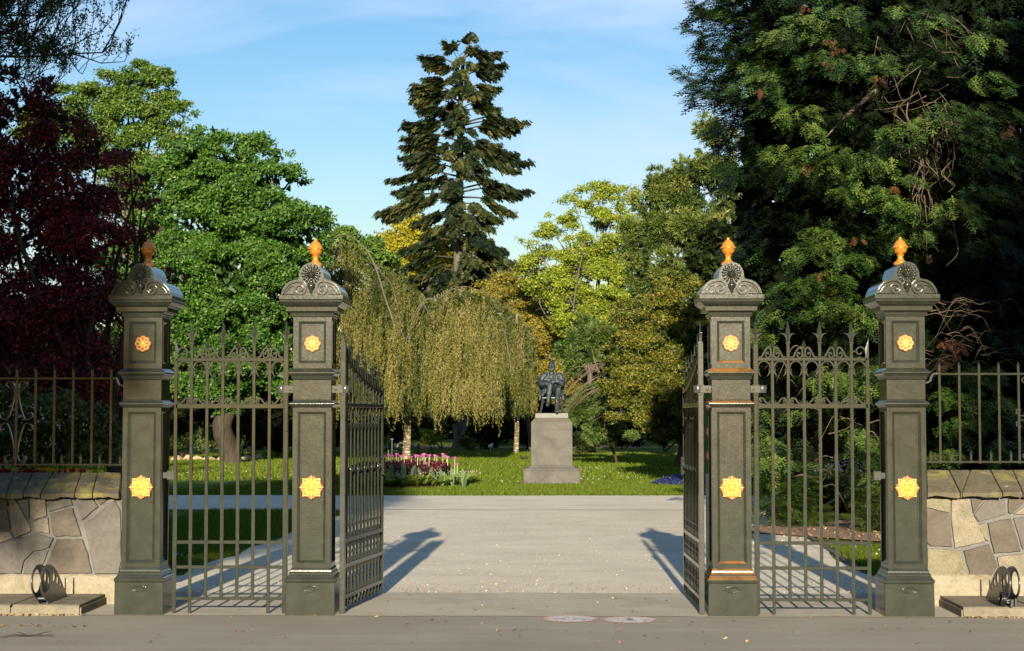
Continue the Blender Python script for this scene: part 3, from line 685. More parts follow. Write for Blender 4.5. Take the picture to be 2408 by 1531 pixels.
    for sx in clamps:
        mb = MB(); mb.box((sx*(.157+.043), -.10, 1.828), (.085, .012, .058)); mb.box((sx*(.157+.043), -.045, 1.828), (.085, .012, .058))
        mb.lathe([(.034, 1.797), (.036, 1.80), (.036, 1.856), (.034, 1.859), (.027, 1.859), (.027, 1.797), (.034, 1.797)], (sx*.262, -.073, 0), 16); mb.build('hinge_clamp', M['clamp'], e, smooth='auto')
        MB().lathe([(0, .016), (.011, .014), (.013, .008), (.013, 0), (.017, 0), (.017, -.004)], (sx*.186, -.104, 1.828), 6, axis='y').build('bolt', M['clamp'], e)
    if latch:
        MB().box((latch*.225, -.08, 1.125), (.062, .03, .075)).box((latch*.175, -.08, 1.125), (.05, .022, .05)).build('latch_keeper', M['clamp'], e, bevel=.004)
    return e
gate_post(325.5, 'leftmost cast iron gatepost with gilt finial, rosette and cap partly in shade', False, [], 1)
gate_post(728.7, 'tall cast iron gatepost just left of the drive with orange-gold finial', False, [-1, 1], 0)
gate_post(1723.5, 'cast iron gatepost right of the drive with rust-orange stained ledges', True, [-1, 1], 0)
gate_post(2138.6, 'rightmost glossy cast iron gatepost beside the right stone wall', False, [], -1)

# ------------------------------------------------------------------ gates
def spear(mb, x, z0, h=.19, w_=.058, flat=.010):
    mb.box((x, 0, z0+.006), (.034, .034, .012)); mb.lathe([(.012, z0+.012), (.010, z0+.03), (.013, z0+.05)], (x, 0, 0), 8)
    mb.add([(x-.021, 0, z0+.085), (x, -.009, z0+.085), (x+.021, 0, z0+.085), (x, .009, z0+.085), (x, 0, z0+h), (x-.010, 0, z0+.03), (x, -.010, z0+.03), (x+.010, 0, z0+.03), (x, .010, z0+.03)],
           [(0, 1, 4), (1, 2, 4), (2, 3, 4), (3, 0, 4), (5, 6, 1, 0), (6, 7, 2, 1), (7, 8, 3, 2), (8, 5, 0, 3), (8, 7, 6, 5)])
    for mx in (-1, 1): mb.ribbon(smooth_path([(.006, .018), (.010, .045), (.022, .068), (.040, .080), (w_, .083)], 4), [.016, .016, .016, .016, .015, .015, .014, .013, .012, .011, .010, .009, .007, .006, .004, .003, .002], flat, 0, x, z0, mx)
def ped_gate(px, mx, lab):
    Y = .125; e = empty('pedestrian_gate', (at(px, 1450, Y).x, Y, 0), 0, lab, 'gate', 'narrow side gates'); B = M['bar']
    u = [0]+[.0075+.1285*i for i in range(1, 8)]; X = lambda a: mx*a
    mb = MB().box((0, 0, 1.10), (.040, .040, 2.19)); mb.box((0, 0, 1.86), (.047, .047, .02)); mb.box((0, 0, 1.79), (.047, .047, .02)); mb.box((X(-.004), -.022, 1.61), (.028, .008, .26)); mb.build('hinge_stile', B, e, bevel=.003)
    mb = MB(); spear(mb, 0, 2.20); mb.build('spear', B, e)
    mb = MB().box((X(u[7]), 0, 1.04), (.026, .03, 2.075)); mb.add([(X(u[7])-.013, -.012, 2.078), (X(u[7])+.013, -.012, 2.078), (X(u[7])+.013, .012, 2.078), (X(u[7])-.013, .012, 2.078), (X(u[7]+.012), -.006, 2.235), (X(u[7]+.012), .006, 2.235), (X(u[7]-.016), -.008, 2.16), (X(u[7]-.016), .008, 2.16)], [(0, 1, 4), (3, 5, 2), (1, 2, 5, 4), (0, 4, 6), (3, 7, 5), (4, 5, 7, 6), (0, 6, 7, 3)]); mb.build('latch_stile', B, e, bevel=0)
    for i in range(1, 7):
        zt = 2.20 if i % 2 == 0 else 2.0585; zb = 0.0 if i in (1, 6) else .111
        mb = MB().box((X(u[i]), 0, (zt+zb)/2), (.025, .022, zt-zb)); mb.box((X(u[i]), 0, 2.0), (.033, .030, .012)); mb.build('bar', B, e, bevel=.002)
        if i % 2 == 0:
            mb = MB(); spear(mb, X(u[i]), 2.20); mb.build('spear', B, e)
    for z, h in ((2.071, .025), (1.69, .036), (.58, .027), (.378, .026), (.123, .024)):
        MB().box((X(u[7]/2), .001 if z < 1 else 0, z), (u[7], .030 if z > 1 else .018, h)).build('rail', B, e, bevel=.002)
    mb0 = None
    for i in (1, 3, 5):
        mb = MB(); x = X(u[i])
        for s_ in (-1, 1):
            mb.ribbon(smooth_path([(.002, .0), (.011, .036), (.013, .066), (.028, .084), (.045, .077), (.068, .042), (.082, .012), (.100, .004), (.104, .012)], 4), .013, .014, 0, x, 2.0835, s_)
            mb.ribbon(smooth_path([(.012, .034), (.020, .010), (.040, .002), (.053, .018), (.047, .042), (.034, .040), (.034, .026)], 4), .010, .012, 0, x, 2.0835, s_)
        mb.add([(x-.018, 0, 2.183), (x, -.01, 2.183), (x+.018, 0, 2.183), (x, .01, 2.183), (x, 0, 2.228), (x, 0, 2.16)], [(0, 1, 4), (1, 2, 4), (2, 3, 4), (3, 0, 4), (1, 0, 5), (2, 1, 5), (3, 2, 5), (0, 3, 5)])
        mb.build('cresting', B, e)
    mb = MB().ribbon(spiral(0, 0, .046, .012, 190, -170, 26), .011, .014, 0, X((u[6]+u[7])/2+.006), 2.133, -mx); mb.box((X(u[6]+.022), 0, 2.136), (.024, .014, .012)); mb.box((X((u[6]+u[7])/2), 0, 2.087), (.02, .014, .010)); mb.build('scroll', B, e)
    for i in range(7):
        xm = X((u[i]+u[i+1])/2); hw = .0495; mb = MB()
        mb.ribbon([(hw*cos(radians(t)), .005+.052*sin(radians(t))) for t in range(0, 181, 12)], .011, .014, 0, xm, 2.0)
        for s_ in (-1, 1):
            mb.ball((xm+s_*.046, 0, 1.988), .011, 8, 5); mb.ribbon(smooth_path([(.052, -.012), (.046, -.034), (.034, -.056), (.024, -.068)], 4), [.020, .019, .018, .016, .014, .012, .010, .008, .006, .005, .004, .003, .002], .012, 0, xm, 2.0, s_)
        mb.build('arch_scroll', B, e)
        s_ = 1 if i % 2 == 0 else -1
        mb = MB().ribbon(smooth_path([(-.032, .014), (-.025, .022), (-.034, .034), (-.047, .022), (-.040, .004), (-.02, .002)], 4), .009, .012, 0, xm, 1.7085, s_*mx)
        mb.ribbon(smooth_path([(-.048, .020), (-.036, .046), (-.012, .044), (.008, .020), (.024, .004), (.040, .006), (.046, .016)], 4), .011, .013, 0, xm, 1.7085, s_*mx)
        mb.ball((xm+s_*mx*.044, 0, 1.7235), .010, 8, 5); mb.build('foot_scroll', B, e)
    return e
ped_gate(669, -1, 'closed narrow iron side gate between the two left gateposts')
ped_gate(1780.5, 1, 'closed narrow iron side gate between the two right gateposts')

def drive_leaf(px, sg, ang, lab):
    "big gate leaf swung open into the garden; built along +x, then turned"
    Y = .125; Lf = 1.40; e = empty('carriage_gate', (at(px, 1450, Y).x, Y, 0), ang, lab, 'gate', 'carriage gates standing open'); B = M['bar']
    zr = lambda t: 2.10-.36*t+.115*t*t
    mb = MB().box((0, 0, 1.105), (.042, .042, 2.20)); mb.box((0, 0, 1.86), (.05, .05, .022)); mb.box((0, 0, 1.79), (.05, .05, .022)); mb.build('hinge_stile', M['clamp'], e, bevel=.003)
    mb = MB(); spear(mb, 0, 2.205, flat=.022); mb.build('spear', M['clamp'], e)
    MB().box((Lf, 0, (zr(Lf)+.06)/2+.02), (.035, .030, zr(Lf)-.01)).build('latch_stile', B, e, bevel=.002)
    for i in range(1, 11):
        t = .125*i; ev = i % 2 == 0; zt = zr(t)+(.09 if ev else -.01)
        MB().box((t, 0, (zt+.045)/2), (.020, .020, zt-.045)).add([(t-.016, -.016, .05), (t+.016, -.016, .05), (t+.016, .016, .05), (t-.016, .016, .05), (t, 0, .10)], [(3, 2, 1, 0), (0, 1, 4), (1, 2, 4), (2, 3, 4), (3, 0, 4)]).build('bar', B, e, bevel=.002)
        if ev:
            mb = MB(); spear(mb, t, zt, flat=.022); mb.build('spear', B, e)
            MB().ball((t, 0, 1.165), .024, 12, 8).build('ball', B, e, smooth=True)
        else:
            mb = MB()
            for s_ in (-1, 1): mb.ribbon(smooth_path([(0, .0), (.012, .06), (.03, .10), (.055, .085), (.07, .03), (.085, .0)], 4), .012, .02, 0, t, zr(t), s_)
            mb.build('cresting', B, e)
    cp = [(.02+(Lf-.04)*i/24, zr(.02+(Lf-.04)*i/24)) for i in range(25)]
    MB().ribbon(cp, .030, .032).build('curved_rail', B, e)
    for z in (1.70, .59, .385, .135): MB().box((Lf/2, 0, z), (Lf-.03, .034, .034)).build('rail', B, e, bevel=.002)
    def motif(z0, h, lyre):
        mb = MB()
        for s_ in (-1, 1):
            for fz in ((1,) if lyre else (1, -1)):
                p = spiral(0, 0, .024, .006, -90, 330, 20); q = [(a+.031, z0+h*.5+fz*(b-h*.5+.024)) for a, b in p]
                mb.ribbon(q, .007, .014, 0, 0, 0, s_)
                tail = [(.031, z0+h*.5-fz*h*.5), (.012, z0+h*.5-fz*h*.2), (.004, z0+h*.5+(fz*h*.5 if lyre else 0))] if True else []
                mb.ribbon(smooth_path(tail, 4), .007, .014, 0, 0, 0, s_)
        mb.box((0, 0, z0+h*.5), (.03, .026, .014)); return mb.mesh('scrollwork', B)
    ms = [motif(.402, .171, 0), motif(.152, .216, 0), motif(.607, .20, 1), motif(1.50, .183, 1), motif(.05, .068, 1)]
    for me in ms[:4]:
        for i in range(1, 11): link('scrollwork', me, e, (.125*i, 0, 0))
    MB().box((Lf-.03, -.02*sg, 1.165), (.06, .03, .16)).build('lock_box', B, e, bevel=.003)
    return e
drive_leaf(804.5, 1, pi/2-radians(7.4), 'left carriage gate leaf swung open into the garden, seen at a slant')
drive_leaf(1650, -1, pi/2+radians(.9), 'right carriage gate leaf swung open, seen almost edge-on')
# ------------------------------------------------------------------ cycle stands on the ledges
def stand_plate(x, parent):
    o = smooth_path([(0, .0), (-.03, .035), (-.10, .065), (-.175, .12), (-.205, .20), (-.16, .275), (-.07, .312), (.03, .315), (.14, .29), (.25, .24), (.36, .165), (.46, .085), (.55, .012), (.55, 0)], 5)
    hol = lambda cx, cz, a, b: [(cx+a*cos(2*pi*k/24), cz+b*sin(2*pi*k/24)) for k in range(24)]
    return fill_curve('plate', [o, hol(-.065, .19, .110, .095), hol(.17, .205, .036, .048), hol(.27, .165, .030, .036), hol(.36, .12, .022, .026)], .007, M['stand'], parent, (x, 0, 0), (pi/2, 0, pi/2), .0008)
for x0, x1, lab, lock in ((-4.145, -4.073, 'grey steel cycle stand of two curved plates on the left ledge', 0), (3.64, 3.715, 'grey steel cycle stand with a cable lock on the right ledge', 1)):
    e = empty('cycle_stand', ((x0+x1)/2, .02, .088), 0, lab, 'cycle stand', 'steel cycle stands'); h = (x1-x0)/2
    stand_plate(-h, e); stand_plate(h, e)
    MB().tube([(-h, -.02, .045), (h, -.02, .045)], .014, 12).tube([(-h, .4, .04), (h, .4, .04)], .010, 10).build('cross_rod', M['stand'], e, smooth='auto')
    MB().box((-h, .02, .008), (.012, .05, .016)).box((h, .02, .008), (.012, .05, .016)).build('foot', M['stand'], e)
    if lock:
        l = empty('bicycle_lock', ((x0+x1)/2-.06, -.02, .088), 0, 'coiled black cable lock hanging on the right cycle stand', 'bicycle lock'); black = plain_mat('black_cable', (.012, .012, .014), .3, 0, .5)
        mb = MB()
        for k in range(3): mb.tube([(.012*k-.01+.006*sin(3*t), .05*cos(t), .062+.05*sin(t)) for t in [2*pi*i/22 for i in range(23)]], .0075, 7, False)
        mb.tube([(-.01, -.04, .06), (.03, -.06, .035), (.07, -.055, .05), (.10, -.03, .03)], .008, 8); mb.build('cable', black, l, smooth=True)
        MB().tube([(.06, -.055, .005), (.065, -.055, .06)], .014, 10).tube([(.095, -.05, .012), (.095, -.05, .07)], .012, 10).build('barrel', M['stand'], l, smooth='auto')

# ------------------------------------------------------------------ notice board half hidden behind the gatepost
Yn = 3.0; a = at(1655, 917, Yn); b = at(1742, 1113, Yn); c = (a+b)/2
grn = plain_mat('green_sign', (.028, .115, .022), .5, 0, .4); wht = plain_mat('white_sign', (.62, .62, .64), .5); red = plain_mat('red_ring', (.42, .03, .03), .5); blk = plain_mat('black_print', (.015, .015, .015), .6)
e = empty('notice_board', (c.x, Yn, gz(Yn)), 0, 'green notice board with white prohibition roundels, mostly hidden behind the rust-stained gatepost', 'sign')
hz = c.z-gz(Yn)
MB().box((0, 0, hz), (b.x-a.x, .02, a.z-b.z)).build('board', grn, e, bevel=.003)
for xx in (a.x-c.x+.035, b.x-c.x-.035): MB().box((xx, .03, hz/2+.2), (.042, .042, hz+.4)).build('post', M['steel'], e, bevel=.003)
for i, zz in enumerate((.255, .0, -.235)):
    for xx in (-.10, .09):
        r_ = MB().lathe([(0, 0), (.078, 0), (.078, .004)], (xx, -.012, hz+zz), 28, axis='y').build('roundel', wht, e)
        g = MB().lathe([(.062, .006), (.078, .006)], (xx, -.012, hz+zz), 28, axis='y').build('red_ring', red, r_)
        mb = MB()
        if i == 0: mb.ball((xx, -.018, hz+zz+.035), (.010, .002, .010), 8, 5).tube([(xx, -.018, hz+zz+.025), (xx, -.018, hz+zz-.01), (xx-.015, -.018, hz+zz-.045)], .006, 5).tube([(xx, -.018, hz+zz-.01), (xx+.015, -.018, hz+zz-.045)], .006, 5)
        elif i == 1: mb.lathe([(.013, 0), (.018, 0)], (xx-.022, -.018, hz+zz-.012), 14, axis='y').lathe([(.013, 0), (.018, 0)], (xx+.022, -.018, hz+zz-.012), 14, axis='y').tube([(xx-.022, -.018, hz+zz-.012), (xx, -.018, hz+zz+.015), (xx+.02, -.018, hz+zz+.015), (xx+.022, -.018, hz+zz-.012)], .003, 4)
        else: mb.ball((xx, -.018, hz+zz), (.028, .002, .012), 8, 5).ball((xx+.026, -.018, hz+zz+.012), (.010, .002, .009), 8, 5).tube([(xx-.02, -.018, hz+zz), (xx-.02, -.018, hz+zz-.03)], .004, 4).tube([(xx+.018, -.018, hz+zz), (xx+.018, -.018, hz+zz-.03)], .004, 4)
        mb.tube([(xx-.045, -.020, hz+zz+.045), (xx+.045, -.020, hz+zz-.045)], .005, 4); mb.build('pictogram', blk, r_)

# ------------------------------------------------------------------ statue
pg = ground_at(1297, 1139.5); YS = pg.y+.75; s_ = (YS+13.8-.7)/4000.0; zb = gz(YS)
e = empty('statue_pedestal', (at(1297, 1100, YS).x, YS, zb), 0, 'tall grey stone pedestal with carved inscription standing on the lawn', 'pedestal')
u = .24565*s_                                    # metres per measured unit
MB().box((0, 0, .0), (740*u, 740*u, .05)).build('ground_slab', M['pedestal_dark'], e, bevel=.01)
hB = 125*u
MB().box((0, 0, hB/2+.02), (538*u, 538*u, hB)).build('base_block', M['pedestal'], e, bevel=.012)
MB().sq([(269*u-.02, hB+.02), (269*u+.005, hB+.028), (269*u+.005, hB+.05), (265*u, hB+.06), (250*u, hB+.095), (225*u, hB+.12), (206*u, hB+.165), (199*u, hB+.185)]).build('base_moulding', M['pedestal'], e, bevel=.004)
h1 = hB+.186; h2 = (1370-772)*u; h3 = (1370-735)*u; h4 = (1370-688)*u
MB().sq([(197*u, h1), (197*u, h2)]).build('die', M['pedestal'], e, bevel=.006)
MB().sq([(197*u-.001, h2+.001), (160*u, h3)]).build('sloped_top', M['pedestal_dark'], e)
MB().sq([(157*u, h3+.001), (157*u, h4)]).build('plate', M['bronze_pale'], e, bevel=.004)
cut = plain_mat('carved_shadow_stone', (.085, .075, .055), .9)
text_mesh('inscription', 'W. SEFTON MOORHOUSE', .095, .004, cut, e, (.0, -197*u-.003, h2-.235), space=1.08)
X0 = e.location.x
st = empty('seated_statue', (X0, YS, zb+h4), 0, 'dark bronze statue of a bearded man seated with crossed legs and folded arms', 'statue')
def cap(mb, pts, r, n=12):
    mb.tube(pts, r, n); 
    for p, q in zip(pts, r): mb.ball(p, q*.995, n, 8)
q = .00289/ .00289
mb = MB()
mb.ball((0, .14, .56), (.25, .22, .16), 16, 10); mb.ball((0, .09, .80), (.215, .165, .22), 16, 10); mb.ball((0, .06, 1.03), (.26, .165, .20), 16, 10)
mb.ball((-.22, .06, 1.13), (.10, .10, .085)); mb.ball((.22, .06, 1.13), (.10, .10, .085)); cap(mb, [(0, .04, 1.15), (0, .01, 1.28)], [.10, .068])
for sx in (-1, 1): cap(mb, [(sx*.255, .06, 1.11), (sx*.315, .02, .95), (sx*.30, -.10, .86)], [.092, .088, .078])
cap(mb, [(-.30, -.10, .86), (-.12, -.20, .88), (.10, -.20, .94)], [.078, .072, .055]); cap(mb, [(.30, -.10, .88), (.12, -.17, .97), (-.10, -.15, .99)], [.08, .068, .052])
for k, (hx, hy, hz_, sx) in enumerate(((.14, -.21, .95, 1), (-.15, -.16, 1.0, -1))):
    mb.ball((hx, hy, hz_), (.055, .028, .05), 10, 6)
    for f_ in range(4): cap(mb, [(hx+sx*.02, hy-.012, hz_+.03-f_*.019), (hx+sx*.07, hy-.005, hz_+.034-f_*.021), (hx+sx*.105-.008*abs(f_-1)*sx, hy+.02, hz_+.028-f_*.02)], [.0105, .010, .008], 6)
    cap(mb, [(hx-sx*.01, hy-.01, hz_+.04), (hx+sx*.03, hy-.02, hz_+.075)], [.012, .009], 6)
cap(mb, [(.10, .10, .56), (.14, -.20, .66), (.20, -.42, .70)], [.13, .115, .092]); cap(mb, [(.20, -.42, .70), (.17, -.38, .40), (.145, -.36, .10)], [.092, .074, .056])
cap(mb, [(-.10, .10, .60), (-.02, -.22, .80), (-.04, -.46, .83)], [.13, .112, .090]); cap(mb, [(-.04, -.46, .83), (-.08, -.52, .56), (-.105, -.54, .32)], [.090, .074, .055])
cap(mb, [(.145, -.34, .06), (.15, -.50, .05), (.155, -.62, .04)], [.068, .062, .05]); cap(mb, [(-.105, -.53, .28), (-.125, -.66, .23), (-.13, -.74, .24)], [.066, .060, .048])
mb.ball((0, -.01, 1.425), (.092, .11, .13), 18, 12); mb.ball((0, -.06, 1.36), (.062, .062, .07), 12, 8); cap(mb, [(0, -.115, 1.435), (0, -.142, 1.395)], [.012, .019], 8)
for sx in (-1, 1): cap(mb, [(sx*.012, -.108, 1.455), (sx*.06, -.09, 1.452)], [.014, .012], 8); mb.ball((sx*.094, .0, 1.415), (.016, .026, .034), 8, 6); mb.ball((sx*.045, -.085, 1.395), (.024, .02, .022), 8, 6)
fig = mb.build('figure', M['bronze'], st, smooth=True)
rm = fig.modifiers.new('remesh', 'REMESH'); rm.mode = 'VOXEL'; rm.voxel_size = .0115; rm.use_smooth_shade = True
sm = fig.modifiers.new('smooth', 'SMOOTH'); sm.factor = .5; sm.iterations = 3
mb = MB()
for k in range(22):
    a = pi*k/21; mb.ball((.066*cos(a)*(1 if k % 2 else .8), -.055-.035*sin(a)-.008*(k % 3), 1.345-.05*sin(a)-(.02 if k % 2 else 0)), (.026, .022, .038), 8, 5)
for k in range(6): mb.ball((-.03+.012*k, -.10, 1.275-.006*(k % 2)), (.015, .015, .035), 6, 5)
mb.ball((0, -.125, 1.375), (.05, .016, .013), 10, 6); mb.build('beard', M['bronze'], st, smooth=True)
mb = MB(); mb.ball((0, .045, 1.462), (.095, .092, .090), 16, 9)
for k in range(26):
    a = rnd.uniform(0, pi); t = rnd.uniform(.2, 1.3); mb.ball((.082*cos(a)*sin(t+.3), .045+.085*sin(a)*sin(t), 1.462+.078*cos(t)), (.024, .022, .018), 6, 4)
for sx in (-1, 1): mb.ball((sx*.088, .03, 1.41), (.014, .04, .055), 8, 6)
mb.build('hair', M['bronze'], st, smooth=True)
mb = MB()                                        # coat skirts and lapels
for sx in (-1, 1):
    for k in range(5):
        t = k/4; cap(mb, [(sx*(.20+.05*t), .15-.30*t, .62+.06*(1-t)), (sx*(.32+.02*t), .12-.34*t, .52-.03*t), (sx*(.36-.01*t), .10-.36*t, .42-.03*(k % 2)-.02*t)], [.07, .055, .035], 8)
    mb.ribbon(smooth_path([(.05, 1.24), (.11, 1.17), (.07, 1.08), (.02, 1.02)], 4), .035, .03, -.105, mx=sx)
    cap(mb, [(sx*.12, -.05, .70), (sx*.20, -.25, .66), (sx*.27, -.36, .54)], [.10, .09, .05], 8)
mb.box((-.0, -.12, 1.06), (.05, .03, .14)); co = mb.build('coat', M['bronze'], st, smooth=True)
rm = co.modifiers.new('remesh', 'REMESH'); rm.mode = 'VOXEL'; rm.voxel_size = .013; rm.use_smooth_shade = True
mb = MB(); mb.box((0, -.02, .455), (.58, .60, .05)); mb.build('chair_seat', M['bronze_pale'], st, bevel=.01)
for sx in (-1, 1):
    MB().tube(smooth_path([(sx*.25, -.27, .44), (sx*.275, -.29, .30), (sx*.31, -.32, .12), (sx*.345, -.34, 0)], 3), [.035, .034, .033, .032, .03, .03, .029, .028, .027, .027], 4).build('chair_leg', M['bronze_pale'], st)
    MB().tube([(sx*.25, .25, .44), (sx*.30, .33, .2), (sx*.34, .40, 0)], [.032, .03, .026], 4).build('chair_leg', M['bronze_pale'], st)
    MB().tube([(sx*.27, .22, .45), (sx*.33, .30, .75), (sx*.385, .36, 1.04)], [.05, .055, .06], 4).build('chair_post', M['bronze'], st)
MB().tube([(-.38, .36, 1.0), (0, .40, 1.02), (.38, .36, 1.0)], .04, 6).tube([(-.33, .31, .75), (0, .35, .76), (.33, .31, .75)], .03, 6).build('chair_rail', M['bronze'], st)

# ------------------------------------------------------------------ bench, sign stakes, bird
Yb = 84; c = at(948.5, 1060, Yb); e = empty('park_bench', (c.x, Yb, gz(Yb)), 0, 'dark green slatted bench with a white oval plaque behind the birch trunk', 'bench')
gp = plain_mat('bench_paint', (.012, .045, .04), .45, 0, .5, 8)
for k in range(5): MB().box((0, .28+.02*k, .52+.075*k), (1.86, .02, .058), 0).build('back_slat', gp, e)
for k in range(4): MB().box((0, -.18+.11*k, .44), (1.86, .09, .02)).build('seat_slat', gp, e)
for x in (-.85, .85):
    for y, h in ((-.2, .64), (.25, .88)): MB().box((x, y, h/2), (.06, .06, h)).build('leg', gp, e)
    MB().box((x, .02, .64), (.07, .5, .03)).build('armrest', gp, e)
MB().lathe([(0, 0), (.10, 0), (.10, .01)], (0, 0, 0), 24, f=None, axis='y').build('plaque', wht, e, loc=(.70, .25, .80))
Yp = 36; c = ground_at(921, 1110); Yp = 38.; c = at(921.5, 1032, Yp)
e = empty('lamp_stake', (c.x, Yp, gz(Yp)), 0, 'thin grey stake with a flat cap standing in the flower bed', 'stake')
MB().tube([(0, 0, 0), (0, 0, c.z-gz(Yp))], .012, 8).build('rod', M['steel'], e); MB().lathe([(0, c.z-gz(Yp)+.012), (.055, c.z-gz(Yp)+.006), (.055, c.z-gz(Yp)-.01), (0, c.z-gz(Yp)-.01)], n=16).build('cap', M['steel'], e)
c = ground_at(1153, 1068); e = empty('plant_label', tuple(c), 0, 'small slanted white plant label on a stake in the mulch', 'label stake')
MB().box((0, 0, .25), (.04, .03, .5)).build('stake', M['steel'], e); MB().add([(-.16, -.02, .45), (.16, -.02, .55), (.18, .12, .72), (-.10, .12, .62), (-.16, 0, .43), (.16, 0, .53), (.18, .14, .70), (-.10, .14, .60)], [(0, 1, 2, 3), (7, 6, 5, 4), (0, 4, 5, 1), (1, 5, 6, 2), (2, 6, 7, 3), (3, 7, 4, 0)]).build('plate', wht, e)
c = ground_at(1229, 1084); bl = plain_mat('blackbird', (.02, .013, .009), .6); orange = plain_mat('beak', (.5, .25, .03), .5)
mb = MB(); mb.ball((0, 0, .12), (.09, .055, .055), 12, 8); cap(mb, [(-.05, 0, .13), (-.085, 0, .18)], [.045, .034]); mb.ball((-.095, 0, .195), (.036, .03, .032), 10, 7); mb.tube([(.06, 0, .125), (.13, 0, .12), (.20, 0, .15)], [.035, .028, .018], 8); mb.ball((.02, .04, .125), (.075, .02, .035), 8, 6); mb.ball((.02, -.04, .125), (.075, .02, .035), 8, 6)
for sy in (-1, 1): mb.tube([(0, sy*.02, .09), (.012, sy*.02, .04), (0, sy*.02, 0)], .005, 5); mb.tube([(-.03, sy*.02, .003), (.01, sy*.02, .003)], .004, 4)
bd = mb.build('blackbird', bl, None, smooth=True, loc=(c.x, c.y, c.z+.002)); bd.scale = (1.35, 1.35, 1.35); tag(bd, 'small dark bird standing on the lawn left of the statue pedestal', 'bird')
MB().tube([(-.12, 0, .195), (-.155, 0, .19)], [.008, .002], 5).build('beak', orange, bd)
# ------------------------------------------------------------------ foliage engine (numpy)
def unit(v): return v/np.maximum(np.linalg.norm(v, axis=-1, keepdims=True), 1e-9)
def quads_obj(name, V, tint, m, parent=None, kind=None, local=False):
    "V (n,4,3) leaf-sized faces in world space"
    V = np.asarray(V, np.float32); n = len(V); q = V.shape[1]
    off = np.array(parent.matrix_basis.translation if parent and not local else (0, 0, 0), np.float32)
    me = bpy.data.meshes.new(name)
    me.vertices.add(n*q); me.vertices.foreach_set('co', (V.reshape(-1, 3)-off).ravel())
    me.loops.add(n*q); me.loops.foreach_set('vertex_index', np.arange(n*q, dtype=np.int32))
    me.polygons.add(n); me.polygons.foreach_set('loop_start', np.arange(0, n*q, q, dtype=np.int32)); me.polygons.foreach_set('loop_total', np.full(n, q, np.int32))
    a = me.attributes.new('tint', 'FLOAT', 'FACE'); a.data.foreach_set('value', np.clip(np.asarray(tint, np.float32), 0, 1))
    me.materials.append(m); me.update(calc_edges=True)
    o = link(name, me, parent)
    if kind: o['kind'] = kind
    return o
def leaves(C, Nn, size, asp, rng, T=None, fold=.12, tri=False):
    C = np.asarray(C); n = len(C); Nn = unit(Nn)
    if T is None: T = rng.normal(size=(n, 3))
    T = unit(T-Nn*np.sum(T*Nn, 1, keepdims=True)); B = np.cross(Nn, T)
    size = np.broadcast_to(np.asarray(size, float), (n,))[:, None]; w_ = size*asp
    f = Nn*size*fold
    if tri: return np.stack([C-T*size*.38-B*w_*.56, C-T*size*.38+B*w_*.56, C+T*size*.60], 1)
    return np.stack([C-T*size*.5, C+B*w_*.5+f, C+T*size*.5, C-B*w_*.5+f], 1)
def lobes_px(specs, Y):
    out = []
    for sp in specs:
        px, py, r = sp[:3]; dy = sp[3] if len(sp) > 3 else 0; sq = sp[4] if len(sp) > 4 else .85
        c = at(px, py, Y+dy); s = (Y+dy+13.8)/FPX
        out.append((c.x, c.y, c.z, r*s, r*s*.9, r*s*sq))
    return np.array(out)
def sphere_dirs(n, rng, front=.7):
    d = unit(rng.normal(size=(n, 3))); fl = rng.random(n) < front
    d[:, 1] = np.where(fl, -np.abs(d[:, 1]), np.abs(d[:, 1])); return d
def crown(name, parent, specs, Y, m, rng, n_leaf, leaf, clump=.55, per=34, sub=5, asp=.6, up=.3, tvar=.28, lobe_tint=None, core=.03, flat=.6, front=.72, sub_r=(.24, .42), sflat=.62):
    Lb = lobes_px(specs, Y); area = Lb[:, 3]*Lb[:, 5]; ns = np.maximum(3, np.round(sub*area/area.mean()*3)).astype(int)
    S_ = []
    for i, l in enumerate(Lb):
        d = sphere_dirs(ns[i], rng, front); k = rng.uniform(.72, 1.0, len(d))[:, None]
        c = l[:3]+d*l[3:]*k; r = rng.uniform(sub_r[0], sub_r[1], len(d))*min(l[3], l[5])
        S_.append(np.column_stack([c, r, d, np.full(len(d), i)]))
    S_ = np.concatenate(S_)
    q = n_leaf*(1-core)/per; p = S_[:, 3]**2; idx = rng.choice(len(S_), int(q), p=p/p.sum())
    d = unit(sphere_dirs(len(idx), rng, front)+S_[idx, 4:7]*.45+np.array([0, 0, up])); cc = S_[idx, :3]+d*S_[idx, 3:4]*rng.uniform(.75, 1.08, len(idx))[:, None]*np.array([1, 1, sflat])
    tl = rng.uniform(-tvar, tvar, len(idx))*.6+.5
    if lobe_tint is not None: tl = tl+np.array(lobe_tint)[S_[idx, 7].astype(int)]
    tl = tl + d[:, 2]*.08  # higher clumps tinted lighter, top light painted into the leaves
    J = np.repeat(np.arange(len(idx)), per)
    off = rng.normal(size=(len(J), 3))*clump*np.array([.5, .5, .5*flat]); C = cc[J]+off
    Nn = d[J]*.5+rng.normal(size=(len(J), 3))*.75+np.array([0, -.1, .25])
    V = leaves(C, Nn, leaf*rng.uniform(.7, 1.35, len(J)), asp, rng, tri=True); tt = tl[J]+rng.normal(size=len(J))*tvar*.55
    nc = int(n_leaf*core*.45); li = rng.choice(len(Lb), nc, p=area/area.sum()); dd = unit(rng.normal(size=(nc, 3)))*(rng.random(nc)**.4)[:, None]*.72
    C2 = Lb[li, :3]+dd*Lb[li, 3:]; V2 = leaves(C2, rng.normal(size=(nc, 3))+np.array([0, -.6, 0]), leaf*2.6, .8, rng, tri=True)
    V = np.concatenate([V, V2]); tt = np.concatenate([tt, rng.uniform(.0, .25, nc)])  # core leaves tinted dark, painting shade inside the crown
    return quads_obj(name, V, tt, m, parent), Lb
